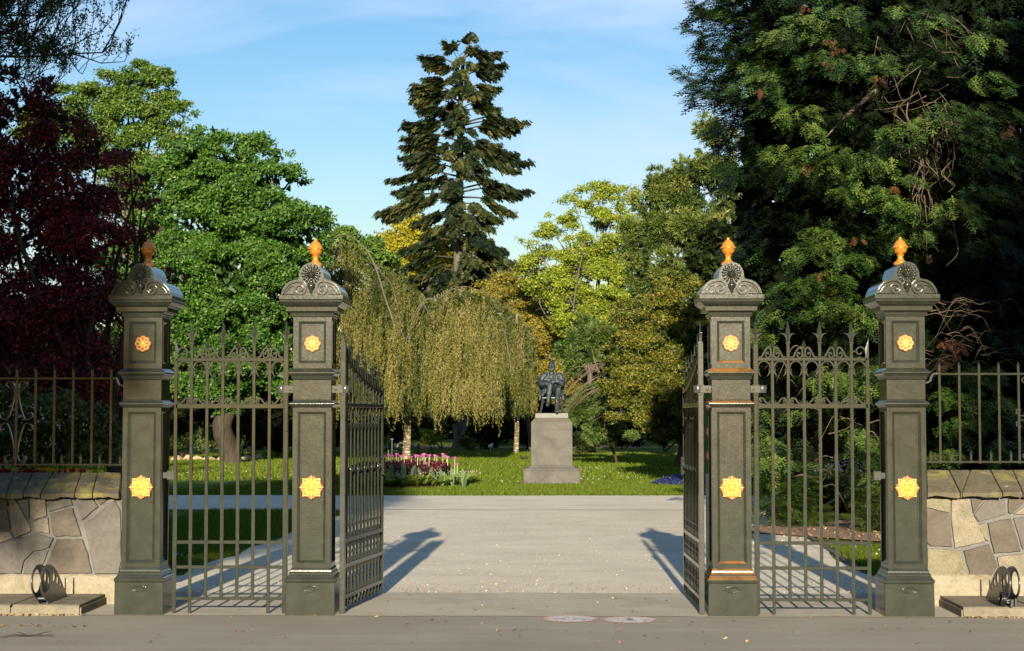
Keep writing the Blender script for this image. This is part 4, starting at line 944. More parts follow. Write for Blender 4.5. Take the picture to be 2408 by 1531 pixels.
def limb_path(a, b, rng, sag=.1, n=8):
    a = np.array(a, float); b = np.array(b, float); L_ = np.linalg.norm(b-a); mid = (a+b)/2+rng.normal(size=3)*L_*.07; mid[2] += L_*sag
    return smooth_path([tuple(a), tuple(a*.6+mid*.4+rng.normal(size=3)*L_*.03), tuple(mid), tuple(mid*.45+b*.55+rng.normal(size=3)*L_*.03), tuple(b)], 3)
def skeleton(parent, base, Lb, m, rng, r0, split=.35, twigs=3, name='trunk', tr=None, limb_name='limb'):
    "trunk up to the fork, a limb into every lobe, twigs from the limbs"
    base = np.array(base, float); top = np.array([Lb[:, 0].mean()*.3+base[0]*.7, base[1]+.3, base[2]+(Lb[:, 2].mean()-base[2])*split])
    off = np.array(parent.location)
    pts = limb_path(base-np.array([0, 0, .15]), top, rng, 0); n = len(pts)
    MB().tube([tuple(np.array(p)-off) for p in pts], [r0*(1.35 if i == 0 else 1.0-.3*i/(n-1)) for i in range(n)], 12).build(name, m, parent, smooth=True)
    mb = MB()
    for l in Lb:
        e_ = l[:3]+np.array([0, .1, l[5]*.25]); p = limb_path(top-np.array([0, 0, .2]), e_, rng, .08); k = len(p); rr_ = r0*.42
        mb.tube([tuple(np.array(v)-off) for v in p], [rr_*(1-.85*i/(k-1)) for i in range(k)], 6)
        for _ in range(twigs):
            j = rng.integers(k//3, k-1); d = unit(rng.normal(size=3)+np.array([0, -.3, .3])); b_ = np.array(p[j])+d*l[3]*rng.uniform(.6, 1.0); q_ = limb_path(p[j], b_, rng, .05)
            mb.tube([tuple(np.array(v)-off) for v in q_], [rr_*.35*(1-.85*i/(len(q_)-1)) for i in range(len(q_))], 4)
    mb.build(limb_name, m, parent, smooth=True)
def tree(name, lab, cat, base, group=None):
    return empty(name, tuple(base), 0, lab, cat, group)
G = lambda px, py: ground_at(px, py)
def base_at(px, Y): p = at(px, 1000, Y); return (p.x, Y, gz(Y))
R = np.random.default_rng

# leaf colours (dark to light over 'tint')
M['oak'] = leaf_mat('oak_leaf', [(.012, .036, .004), (.026, .078, .007), (.055, .135, .012), (.13, .21, .032)], .2)
M['oak2'] = leaf_mat('far_oak_leaf', [(.016, .042, .006), (.038, .092, .010), (.09, .155, .018), (.19, .235, .04)], .2)
M['red'] = leaf_mat('crimson_blossom', [(.007, .014, .004), (.03, .004, .009), (.12, .009, .022), (.34, .04, .045)], .2)
M['ash'] = leaf_mat('spring_leaf', [(.05, .08, .010), (.13, .18, .014), (.26, .31, .025), (.36, .38, .06)], .35)
M['yel'] = leaf_mat('golden_leaf', [(.15, .15, .01), (.30, .27, .014), (.42, .35, .03)], .35)
M['weep'] = leaf_mat('weeping_leaf', [(.035, .050, .009), (.115, .125, .022), (.195, .175, .045), (.29, .24, .08)], .25)
M['spruce'] = leaf_mat('spruce_needle', [(.005, .012, .006), (.016, .029, .011), (.045, .057, .017), (.11, .10, .03)], .12)
M['goldb'] = leaf_mat('bronze_gold_leaf', [(.07, .072, .012), (.16, .145, .018), (.25, .205, .026), (.34, .255, .045)], .3)
M['orng'] = leaf_mat('autumnal_leaf', [(.018, .032, .006), (.055, .078, .010), (.145, .155, .016), (.28, .21, .028)], .3)
M['seq'] = leaf_mat('redwood_leaf', [(.016, .032, .008), (.045, .078, .014), (.10, .14, .024), (.17, .18, .045)], .15)
M['pine'] = leaf_mat('pine_needle', [(.02, .04, .010), (.05, .095, .018), (.10, .15, .03), (.15, .17, .05)], .2)
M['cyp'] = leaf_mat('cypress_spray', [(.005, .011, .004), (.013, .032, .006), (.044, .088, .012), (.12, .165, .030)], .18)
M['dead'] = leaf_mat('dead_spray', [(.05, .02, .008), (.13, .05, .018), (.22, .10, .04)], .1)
M['dark'] = leaf_mat('shade_dark_leaf', [(.004, .007, .003), (.009, .016, .005), (.020, .032, .008), (.05, .065, .014)], .05, .9, .05)  # leaves coloured near black to stand for deep shade among the trees
M['shrub'] = leaf_mat('garden_shrub', [(.010, .022, .006), (.03, .055, .012), (.08, .11, .02), (.15, .16, .03)], .2)
M['street'] = leaf_mat('street_tree_leaf', [(.03, .06, .01), (.06, .10, .02)], .1)
M['white_f'] = leaf_mat('white_blossom', [(.3, .32, .26), (.5, .5, .46)], .1)

def fan_template(rng, axis_n=6, side=5, wid=.5, q=.10, wq=.62):
    "flat fan spray in the x-y plane, x forward, length 1"
    V = []; 
    for i in range(axis_n):
        t = (i+.5)/axis_n; V.append((t, 0, q*1.5, 0.0))
        if i < axis_n-1:
            for s in (-1, 1):
                L_ = wid*(1-t*.75); ns = max(1, int(side*(1-t*.7)))
                for k in range(ns):
                    u = (k+.6)/ns*L_; V.append((t+u*.62, s*u*.8, q*(1.25-.5*k/ns), s*.95))
    out = []
    for x, y, l, a in V:
        a += rng.normal()*.2; c, s = cos(a), sin(a); w_ = l*wq; z = -.22*x*x-.12*abs(y)+rng.normal()*.025
        P = [(-l*.6, 0), (0, w_*.5), (l*.6, 0), (0, -w_*.5)]
        out.append([(x+p*c-r_*s, y+p*s+r_*c, z-.10*(p*c)) for p, r_ in P])
    return np.array(out)
def brush_template(rng, n=16, spread=.5, wq=.10):
    "tuft of needles radiating forward along x"
    out = []
    for i in range(n):
        x0 = rng.uniform(0, .6); d = unit(np.array([1.0, rng.normal()*spread, rng.normal()*spread])); l = rng.uniform(.35, .6)
        a = np.array([x0, 0, 0]); b = a+d*l; s = unit(np.cross(d, rng.normal(size=3)))*wq*.5; m_ = (a+b)/2
        out.append([a, m_+s, b, m_-s])
    return np.array(out)
def place(tmpls, pos, axis, upv, scale, rng, tint, tvar=.12):
    axis = unit(axis); z = unit(upv-axis*np.sum(upv*axis, 1, keepdims=True)); y = np.cross(z, axis)
    Vs = []; Ts = []; which = rng.integers(0, len(tmpls), len(pos)); scale = np.broadcast_to(scale, (len(pos),))
    for k, t in enumerate(tmpls):
        i = np.where(which == k)[0]
        if not len(i): continue
        Rm = np.stack([axis[i], y[i], z[i]], 2)                     # columns
        P = np.einsum('nij,qvj->nqvi', Rm, t)*scale[i][:, None, None, None]+pos[i][:, None, None, :]
        Vs.append(P.reshape(-1, 4, 3)); tt = np.repeat(tint[i], len(t)); Ts.append(tt+rng.normal(size=len(tt))*tvar)
    return np.concatenate(Vs), np.concatenate(Ts)
# ------------------------------------------------------------------ broadleaf trees
def leafy(name, lab, cat, px, Y, specs, m, seed, n, leaf, bark, r0, group=None, skel=True, split=.35, twigs=3, **k):
    e = tree(name, lab, cat, base_at(px, Y), group); rng = R(seed)
    o, Lb = crown('crown', e, specs, Y, M[m], rng, n, leaf, **k)
    if skel: skeleton(e, base_at(px, Y), Lb, M[bark], rng, r0, split, twigs)
    return e, Lb
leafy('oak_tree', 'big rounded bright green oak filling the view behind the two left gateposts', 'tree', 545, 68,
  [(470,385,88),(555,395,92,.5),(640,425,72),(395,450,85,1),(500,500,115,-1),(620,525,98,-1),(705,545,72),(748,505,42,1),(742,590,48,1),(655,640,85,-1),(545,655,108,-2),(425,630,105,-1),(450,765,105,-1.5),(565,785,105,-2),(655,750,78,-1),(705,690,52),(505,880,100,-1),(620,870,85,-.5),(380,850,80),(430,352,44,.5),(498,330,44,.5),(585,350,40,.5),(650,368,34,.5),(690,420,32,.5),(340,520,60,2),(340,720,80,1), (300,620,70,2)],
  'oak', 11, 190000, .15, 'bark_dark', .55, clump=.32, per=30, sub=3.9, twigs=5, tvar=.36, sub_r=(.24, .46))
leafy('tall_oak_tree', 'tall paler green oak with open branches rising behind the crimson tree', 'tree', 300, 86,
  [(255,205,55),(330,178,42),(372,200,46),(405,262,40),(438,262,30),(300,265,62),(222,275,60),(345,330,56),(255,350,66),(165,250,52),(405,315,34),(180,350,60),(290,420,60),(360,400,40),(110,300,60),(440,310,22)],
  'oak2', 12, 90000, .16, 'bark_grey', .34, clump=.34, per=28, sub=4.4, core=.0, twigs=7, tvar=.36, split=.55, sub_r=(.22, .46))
leafy('crimson_hawthorn_tree', 'dark crimson-blossomed tree in shade behind the left wall and railing', 'tree', 274, 7.6,
  [(60,235,60),(130,305,75),(222,362,70),(40,400,100),(160,465,95),(268,455,58),(80,565,110),(210,580,95),(300,560,42),(60,725,110),(180,720,100),(262,700,66),(60,885,100),(180,880,92),(255,845,48),(-10,300,80),(-90,420,110),(-90,620,120),(-90,820,120),(20,170,46),(110,200,34),(330,478,20),(365,470,14),(318,625,30),(-40,1000,100),(120,1000,80),(300,690,40),(345,560,26),(330,420,30),(300,370,36),(352,655,20),(398,640,14),(330,760,30)],
  'red', 13, 150000, .042, 'bark_dark', .13, clump=.16, per=30, sub=3.6, core=.03, sub_r=(.22, .42), twigs=4, tvar=.6, up=.15)
leafy('yellow_green_tree', 'airy yellow-green spring tree with visible limbs against the sky', 'tree', 1395, 98,
  [(1400,470,52),(1350,490,40),(1450,470,44),(1325,560,55),(1425,555,70),(1262,572,34),(1238,592,24),(1296,640,68),(1395,660,82),(1460,620,55),(1375,745,74),(1330,700,50),(1452,735,48),(1405,795,48),(1480,540,40),(1225,575,14),(1290,520,22),(1475,450,22)],
  'ash', 14, 84000, .15, 'bark_grey', .22, clump=.34, per=24, sub=5.0, core=.0, twigs=9, tvar=.32, split=.4, sub_r=(.20, .40))
leafy('golden_tree', 'distant golden-yellow tree peeping out left of the tall spruce', 'tree', 950, 135,
  [(930,578,40),(972,548,40),(960,602,52),(1008,560,28),(905,610,34),(1000,620,50),(1060,590,40),(1130,610,40)],
  'yel', 15, 16000, .34, 'bark_grey', .4, clump=.75, per=22, sub=6, core=.05)
leafy('green_tree', 'distant small dark-green treetop left of the golden tree', 'tree', 870, 128, [(868,585,26),(850,605,34),(890,620,34),(812,560,30),(780,575,30)], 'oak2', 16, 8000, .3, 'bark_grey', .3, clump=.7, per=22)
leafy('bronze_gold_tree', 'rounded bronze-gold small-leaved tree behind the weeping trees', 'tree', 1250, 104,
  [(1190,705,64),(1240,685,54),(1290,740,64),(1215,790,88),(1318,800,52),(1270,860,78),(1170,870,70),(1300,900,60),(1200,930,62),(1150,690,34),(1250,650,24),(1120,740,60),(1200,655,26)],
  'goldb', 17, 76000, .14, 'bark_grey', .2, clump=.4, per=30, sub=6, core=.1, tvar=.3)
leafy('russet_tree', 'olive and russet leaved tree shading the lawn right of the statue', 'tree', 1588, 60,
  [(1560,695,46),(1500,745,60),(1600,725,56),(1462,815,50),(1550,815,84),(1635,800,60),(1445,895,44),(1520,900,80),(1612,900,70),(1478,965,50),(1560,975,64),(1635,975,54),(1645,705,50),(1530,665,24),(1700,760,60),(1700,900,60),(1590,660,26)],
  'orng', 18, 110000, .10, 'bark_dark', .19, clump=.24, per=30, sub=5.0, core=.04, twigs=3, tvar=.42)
for i, (px, Y, sp, lab) in enumerate((
  (400, 92, [(450,430,60),(560,520,90),(640,640,80),(470,640,90),(380,560,70),(560,800,110),(430,790,100),(660,780,80),(700,680,50),(560,930,80),(300,470,60),(300,640,70),(400,900,90),(330,820,90),(470,950,70),(520,900,90),(620,930,80),(250,860,100),(140,800,110),(20,800,120),(700,900,80)], 'dark dense tree deep behind the left side gate'),
  (860, 136, [(900,655,40),(960,665,50),(860,760,90),(780,700,80),(930,720,80),(860,860,90),(960,850,90),(800,940,80),(900,970,60)], 'dark backdrop tree behind the weeping tree, left of the spruce'),
  (1130, 140, [(1020,672,46),(1070,655,44),(1140,675,40),(1185,668,36),(1225,690,40),(1100,720,80),(1200,800,80),(1090,850,90),(1180,930,90),(1060,960,70),(1280,960,70)], 'dark backdrop tree behind the bronze-gold tree'),
  (1400, 132, [(1420,765,80),(1485,720,60),(1340,750,50),(1340,880,80),(1420,850,90),(1500,820,90),(1380,960,70),(1460,970,70),(1560,930,90),(1640,850,100),(1620,980,60)], 'dark backdrop tree right of the statue behind the pine'),
  (1750, 50, [(1650,610,44),(1690,560,50),(1700,640,60),(1760,700,70),(1720,800,80),(1780,860,80),(1700,940,70),(1790,980,80),(1840,760,80)], 'dark dense tree behind the rust-stained gatepost'))):
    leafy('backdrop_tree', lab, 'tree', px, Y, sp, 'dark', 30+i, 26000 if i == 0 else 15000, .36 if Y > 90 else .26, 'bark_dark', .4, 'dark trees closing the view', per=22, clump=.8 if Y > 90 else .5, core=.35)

# ------------------------------------------------------------------ weeping trees
def weeping(px, Y, top, specs_dy, seed, n_str, lab, limbs, tint_f, tw, barkm='bark_birch', ybot=984):
    e = tree('weeping_tree', lab, 'tree', base_at(px, Y), 'weeping trees behind the flower bed'); rng = R(seed); s = (Y+13.8)/FPX
    tx = np.array([t[0] for t in top], float); ty = np.array([t[1] for t in top], float)
    C = []; Tt = []; D = []
    nb = n_str//8; bx = rng.uniform(tx[0], tx[-1], nb); bu = rng.random(nb)**1.25*.9; bt = rng.normal(size=nb)*.17; bl = rng.uniform(.8, 2.6, nb); bd = rng.normal(size=nb)*.7
    for i in range(nb*8):
        b_ = i % nb; x = min(max(bx[b_]+rng.normal()*5.5, tx[0]), tx[-1]); t0 = np.interp(x, tx, ty); y0 = t0+(ybot-t0)*min(.93, max(0, bu[b_]+rng.normal()*.03))
        f = (y0-t0)/(ybot-t0); Yd = Y+2-specs_dy*(f**.55)+bd[b_]+rng.normal()*.15
        Ln = bl[b_]*rng.uniform(.6, 1.15)/s; yb = min(y0+Ln, ybot-16+13*sin(x*.045)+12*sin(x*.13)+rng.normal()*20)
        if yb-y0 < 8: continue
        n = int((yb-y0)*s/.037); p0 = at(x, y0, Yd); zz = p0.z-np.arange(n)*.037
        sw = np.cumsum(rng.normal(size=(n, 2))*.014, 0); c = np.column_stack([p0.x+sw[:, 0]+rng.normal(size=n)*.035, p0.y+sw[:, 1]+rng.normal(size=n)*.035, zz])
        C.append(c); Tt.append(np.full(n, tint_f(x, y0)+bt[b_]+rng.normal()*.05)); 
    C = np.concatenate(C); Tt = np.concatenate(Tt); n = len(C)
    V = leaves(C, rng.normal(size=(n, 3))*.8+np.array([0, -.5, .2]), .080*rng.uniform(.7, 1.3, n), .5, rng, T=rng.normal(size=(n, 3))*.4+np.array([0, 0, -1]), tri=True)
    # inner curtain tinted darkest, shade painted into its colour
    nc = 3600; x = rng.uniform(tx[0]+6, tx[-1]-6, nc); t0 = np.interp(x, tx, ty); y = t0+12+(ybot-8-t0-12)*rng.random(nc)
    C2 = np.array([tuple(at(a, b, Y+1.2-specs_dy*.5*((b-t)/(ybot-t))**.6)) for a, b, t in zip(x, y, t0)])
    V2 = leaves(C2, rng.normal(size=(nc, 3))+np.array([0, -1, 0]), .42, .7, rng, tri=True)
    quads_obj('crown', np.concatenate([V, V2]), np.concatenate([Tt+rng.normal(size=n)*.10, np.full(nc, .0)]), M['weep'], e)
    b = np.array(base_at(px, Y)); off = b
    P = smooth_path([tuple(b-[0, 0, .1]), tuple(np.array(at(px+2, 1035, Y))), tuple(np.array(at(px+3, 960, Y))), tuple(np.array(at(px-6, 850, Y))), tuple(np.array(at(px+4, 740, Y+.5)))], 5)
    rr_ = [tw*(1.55 if i == 0 else 1.12 if i == 1 else 1-.6*i/len(P)) for i in range(len(P))]
    MB().tube([tuple(np.array(p)-off) for p in P], rr_, 14).build('trunk', M[barkm], e, smooth=True)
    mb = MB()
    for lp in limbs:
        q_ = smooth_path([tuple(np.array(at(a, b_, Y-1.5-(lp[0] if False else 0)))-off) for a, b_ in lp[1:]], 5); k = len(q_)
        mb.tube([(v[0], v[1], v[2]) for v in q_], [lp[0]*(1-.75*i/(k-1)) for i in range(k)], 7)
    mb.build('limb', M['bark_grey'], e, smooth=True); return e
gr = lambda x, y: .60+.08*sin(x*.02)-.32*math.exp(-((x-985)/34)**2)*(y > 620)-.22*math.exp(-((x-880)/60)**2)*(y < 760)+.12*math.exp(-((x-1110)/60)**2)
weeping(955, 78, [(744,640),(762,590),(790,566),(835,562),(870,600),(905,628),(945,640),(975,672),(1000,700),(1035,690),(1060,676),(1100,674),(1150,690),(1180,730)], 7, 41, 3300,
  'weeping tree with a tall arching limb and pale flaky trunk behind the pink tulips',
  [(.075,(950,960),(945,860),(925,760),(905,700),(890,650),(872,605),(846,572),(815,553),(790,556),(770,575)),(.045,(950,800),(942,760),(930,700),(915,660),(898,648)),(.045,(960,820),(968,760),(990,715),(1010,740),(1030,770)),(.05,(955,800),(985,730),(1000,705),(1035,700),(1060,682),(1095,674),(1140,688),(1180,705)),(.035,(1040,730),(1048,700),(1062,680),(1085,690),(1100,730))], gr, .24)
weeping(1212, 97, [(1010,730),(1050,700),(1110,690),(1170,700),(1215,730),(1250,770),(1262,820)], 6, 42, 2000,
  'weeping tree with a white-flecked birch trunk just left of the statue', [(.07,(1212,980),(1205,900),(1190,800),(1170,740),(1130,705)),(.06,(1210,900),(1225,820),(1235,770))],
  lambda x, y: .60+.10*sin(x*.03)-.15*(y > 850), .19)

# ------------------------------------------------------------------ spruce
def spruce():
    Y = 116.; s = (Y+13.8)/FPX; e = tree('spruce_tree', 'tall ragged dark spruce standing alone against the sky', 'tree', base_at(1080, Y)); rng = R(51); off = np.array(e.location)
    cx = lambda xc: 814.9+.4095*xc; cy = lambda yc: 62.7+.4095*yc
    tr = [(1080, 1062), (1083, 1020), (1080, 900), (1078, 700), (1077, 560), (1081, 400), (1082, 260), (1086, 170), (1096, 120), (1108, 92)]
    P = [np.array(at(a, b, Y)) for a, b in tr]
    MB().tube([tuple(p-off) for p in smooth_path([tuple(p) for p in P], 3)], [.75, .64, .58, .54]+[.50*(1-i/24)**1.15+.03 for i in range(24)], 12).build('trunk', M['bark_grey'], e, smooth=True)
    ty = np.array([t[1] for t in tr][::-1], float); tx = np.array([t[0] for t in tr][::-1], float)
    tips = [(690,60,640,110),(560,85,640,190),(620,90,640,160),(430,170,645,230),(450,215,645,260),(520,240,645,250),(755,115,645,170),(885,150,650,190),(905,215,650,270),(880,270,650,290),(380,330,650,400),(360,370,650,430),(370,425,650,460),(440,300,645,360),(885,350,650,370),(830,400,650,410),(500,380,650,400),(410,475,650,520),(330,550,650,590),(320,575,650,600),(320,640,650,660),(312,690,650,700),(880,470,650,500),(830,440,650,470),(1045,550,655,560),(990,590,655,570),(930,600,650,600),(305,750,650,740),(330,790,650,790),(400,820,650,820),(885,680,655,680),(860,720,655,700),(980,735,655,700),(1065,780,655,740),(990,830,660,745),(820,830,655,800),(560,600,650,620),(480,700,650,700),(740,610,655,590),(730,760,655,740),(230,880,640,860),(260,950,640,900),(160,1080,600,960),(220,1110,600,980),(330,1060,640,960),(450,900,645,880),(850,890,660,870),(1060,945,660,930),(1000,975,660,950),(970,1075,660,980),(890,1110,660,1050),(850,1160,660,1090),(370,1130,655,1080),(450,1190,655,1150),(300,1290,655,1230),(260,1400,655,1330),(840,1230,660,1180),(920,1290,660,1230),(870,1350,660,1300),(300,1470,650,1400),(400,1430,650,1380),(850,1450,660,1400),(980,1390,660,1330),(1030,1370,660,1330)]
    pos = []; ax = []; sc = []; tn = []; mb = MB()
    T_ = [(cx(a), cy(b), cx(c), cy(d), rng.normal()*.35) for a, b, c, d in tips]
    for i in range(62):                              # boughs reaching towards and away from the camera
        y = rng.uniform(110, 700)**1.0; y = 105+560*(i/61)+rng.normal()*22; wd = np.interp(y, [90, 200, 420, 600, 700], [20, 60, 80, 110, 110]); x0 = np.interp(y, ty, tx)
        T_.append((x0+rng.uniform(-.75, .75)*wd, y+wd*rng.uniform(.05, .28), x0, y-8, rng.choice([-1, -1, -1, 1])*rng.uniform(.6, 1.0)*wd*s))
    for x1, y1, x0, y0, dy in T_:
        a = np.array(at(x0, y0, Y)); b = np.array(at(x1, y1, Y+dy)); L_ = np.linalg.norm(b-a); m_ = (a+b)/2+np.array([0, 0, .10*L_])
        p = np.array(smooth_path([tuple(a), tuple(a*.4+m_*.6+[0, 0, .02*L_]), tuple(m_), tuple(b*.6+m_*.4-[0, 0, .03*L_]), tuple(b)], 6)); k = len(p)
        mb.tube([tuple(v-off) for v in p], [max(.012, .085*(1-.9*i/(k-1))*min(1, L_/4)) for i in range(k)], 5)
        n = int(26+L_*25); t = rng.uniform(.22, 1., n)**.75; j = np.minimum((t*(k-1)).astype(int), k-2); fr = (t*(k-1)-j)[:, None]
        c = p[j]*(1-fr)+p[j+1]*fr; d = unit(p[j+1]-p[j]); side = unit(np.cross(d, [0, 0, 1.])); sg = rng.choice([-1, 1], n)[:, None]
        ln = (.30+.62*np.sin(np.pi*np.clip(t*.9+.12, 0, 1)))*min(1., .45+L_/6)
        axis = d*.75+side*sg*rng.uniform(.1, 1.1, n)[:, None]+np.array([0, 0, -1.])*rng.uniform(.0, 1.0, n)[:, None]
        pos.append(c+rng.normal(size=(n, 3))*np.array([.1, .1, .10])); ax.append(axis); sc.append(ln*rng.uniform(.8, 1.25, n)); tn.append(.16+.55*rng.random(n)**1.3+rng.normal()*.16+.14*t)
    pos, ax, sc, tn = map(np.concatenate, (pos, ax, sc, tn))
    tm = [fan_template(rng, 4, 2, .42, .24, .75) for _ in range(3)]
    V, tt = place(tm, pos, ax, np.array([0, 0, 1.])+rng.normal(size=(len(pos), 3))*.35, sc, rng, tn, .14)
    quads_obj('crown', V, tt, M['spruce'], e); mb.build('limb', M['bark_dark'], e, smooth=True)
spruce()

# ------------------------------------------------------------------ tufted conifers (brushy foliage)
def brushy(name, lab, px, Y, specs, m, seed, n_t, sc, bark, r0, bare=(), down=.25, wq=.10):
    e = tree(name, lab, 'tree', base_at(px, Y)); rng = R(seed); Lb = lobes_px(specs, Y); off = np.array(e.location)
    area = Lb[:, 3]*Lb[:, 5]; S_ = []
    for i, l in enumerate(Lb):
        d = sphere_dirs(9, rng, .8); S_.append(np.column_stack([l[:3]+d*l[3:]*rng.uniform(.6, .95, 9)[:, None], np.full(9, min(l[3], l[5])*.42), d, np.full(9, area[i])]))
    S_ = np.concatenate(S_); idx = rng.choice(len(S_), n_t, p=S_[:, 7]/S_[:, 7].sum()); d = unit(sphere_dirs(n_t, rng, .75)+S_[idx, 4:7]*.6)
    pos = S_[idx, :3]+d*S_[idx, 3:4]*rng.uniform(.5, 1.05, n_t)[:, None]
    ax = d+rng.normal(size=(n_t, 3))*.35+np.array([0, 0, .15-down])
    tm = [brush_template(rng, 15, .45, wq) for _ in range(3)]; tl = .52+rng.normal(size=len(S_))[idx]*.20+d[:, 2]*.1
    V, tt = place(tm, pos, ax, rng.normal(size=(n_t, 3)), sc*rng.uniform(.7, 1.2, n_t), rng, tl, .12)
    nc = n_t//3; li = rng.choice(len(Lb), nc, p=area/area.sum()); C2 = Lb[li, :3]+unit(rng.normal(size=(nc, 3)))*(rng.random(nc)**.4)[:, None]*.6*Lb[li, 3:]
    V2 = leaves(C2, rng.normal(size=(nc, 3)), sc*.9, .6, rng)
    quads_obj('crown', np.concatenate([V, V2]), np.concatenate([tt, np.full(nc, .0)]), M[m], e)  # inner leaves take the darkest tint as painted shade
    skeleton(e, base_at(px, Y), Lb, M[bark], rng, r0, .4, 5)
    if bare:
        mb = MB()
        for rr_, *pp in bare:
            q_ = smooth_path([tuple(np.array(at(a, b, Y-2.2))-off) for a, b in pp], 4); k = len(q_); mb.tube(q_, [rr_*(1-.75*i/(k-1)) for i in range(k)], 5)
        mb.build('bare_limb', M['twig'], e, smooth=True)['kind'] = 'stuff'
brushy('redwood_tree', 'tall brushy redwood conifer left of the big dark cypress', 1640, 72,
  [(1685,335,40),(1640,400,46),(1695,430,60),(1598,455,46),(1552,425,26),(1540,470,40),(1512,560,46),(1600,530,76),(1685,545,70),(1520,640,46),(1585,640,66),(1660,660,60),(1495,600,26),(1550,715,38),(1640,745,50),(1560,540,50),(1660,300,22),(1740,480,60)], 'seq', 61, 6200, .52, 'bark_dark', .5, wq=.12)
rg = R(5)
bare = [(.06,(1460,922),(1436,905),(1412,880),(1398,850),(1392,822)),(.03,(1436,905),(1400,870),(1360,862),(1325,880))]
for k in range(22):
    x0, y0 = rg.uniform(1395, 1440), rg.uniform(850, 915); a = rg.uniform(0, 1); bare.append((.013,(x0, y0),(x0-30-18*a, y0+12+10*a),(x0-60-22*a, y0+34+22*a),(x0-86-20*a, y0+50+48*a)))
for k in range(9):
    x0, y0 = rg.uniform(1330, 1500), rg.uniform(940, 1000); bare.append((.013,(x0, y0),(x0+26, y0-12),(x0+52, y0-10),(x0+70, y0-24)))
brushy('pine_tree', 'green pine with bare curving limbs just right of the statue', 1452, 66,
  [(1372,790,34),(1340,830,24),(1408,798,34),(1345,862,14),(1368,965,26),(1398,1000,32),(1440,988,26),(1385,928,18),(1375,830,26),(1335,975,12),(1420,950,20)], 'pine', 62, 1900, .42, 'bark_dark', .07, bare, down=.1, wq=.10)

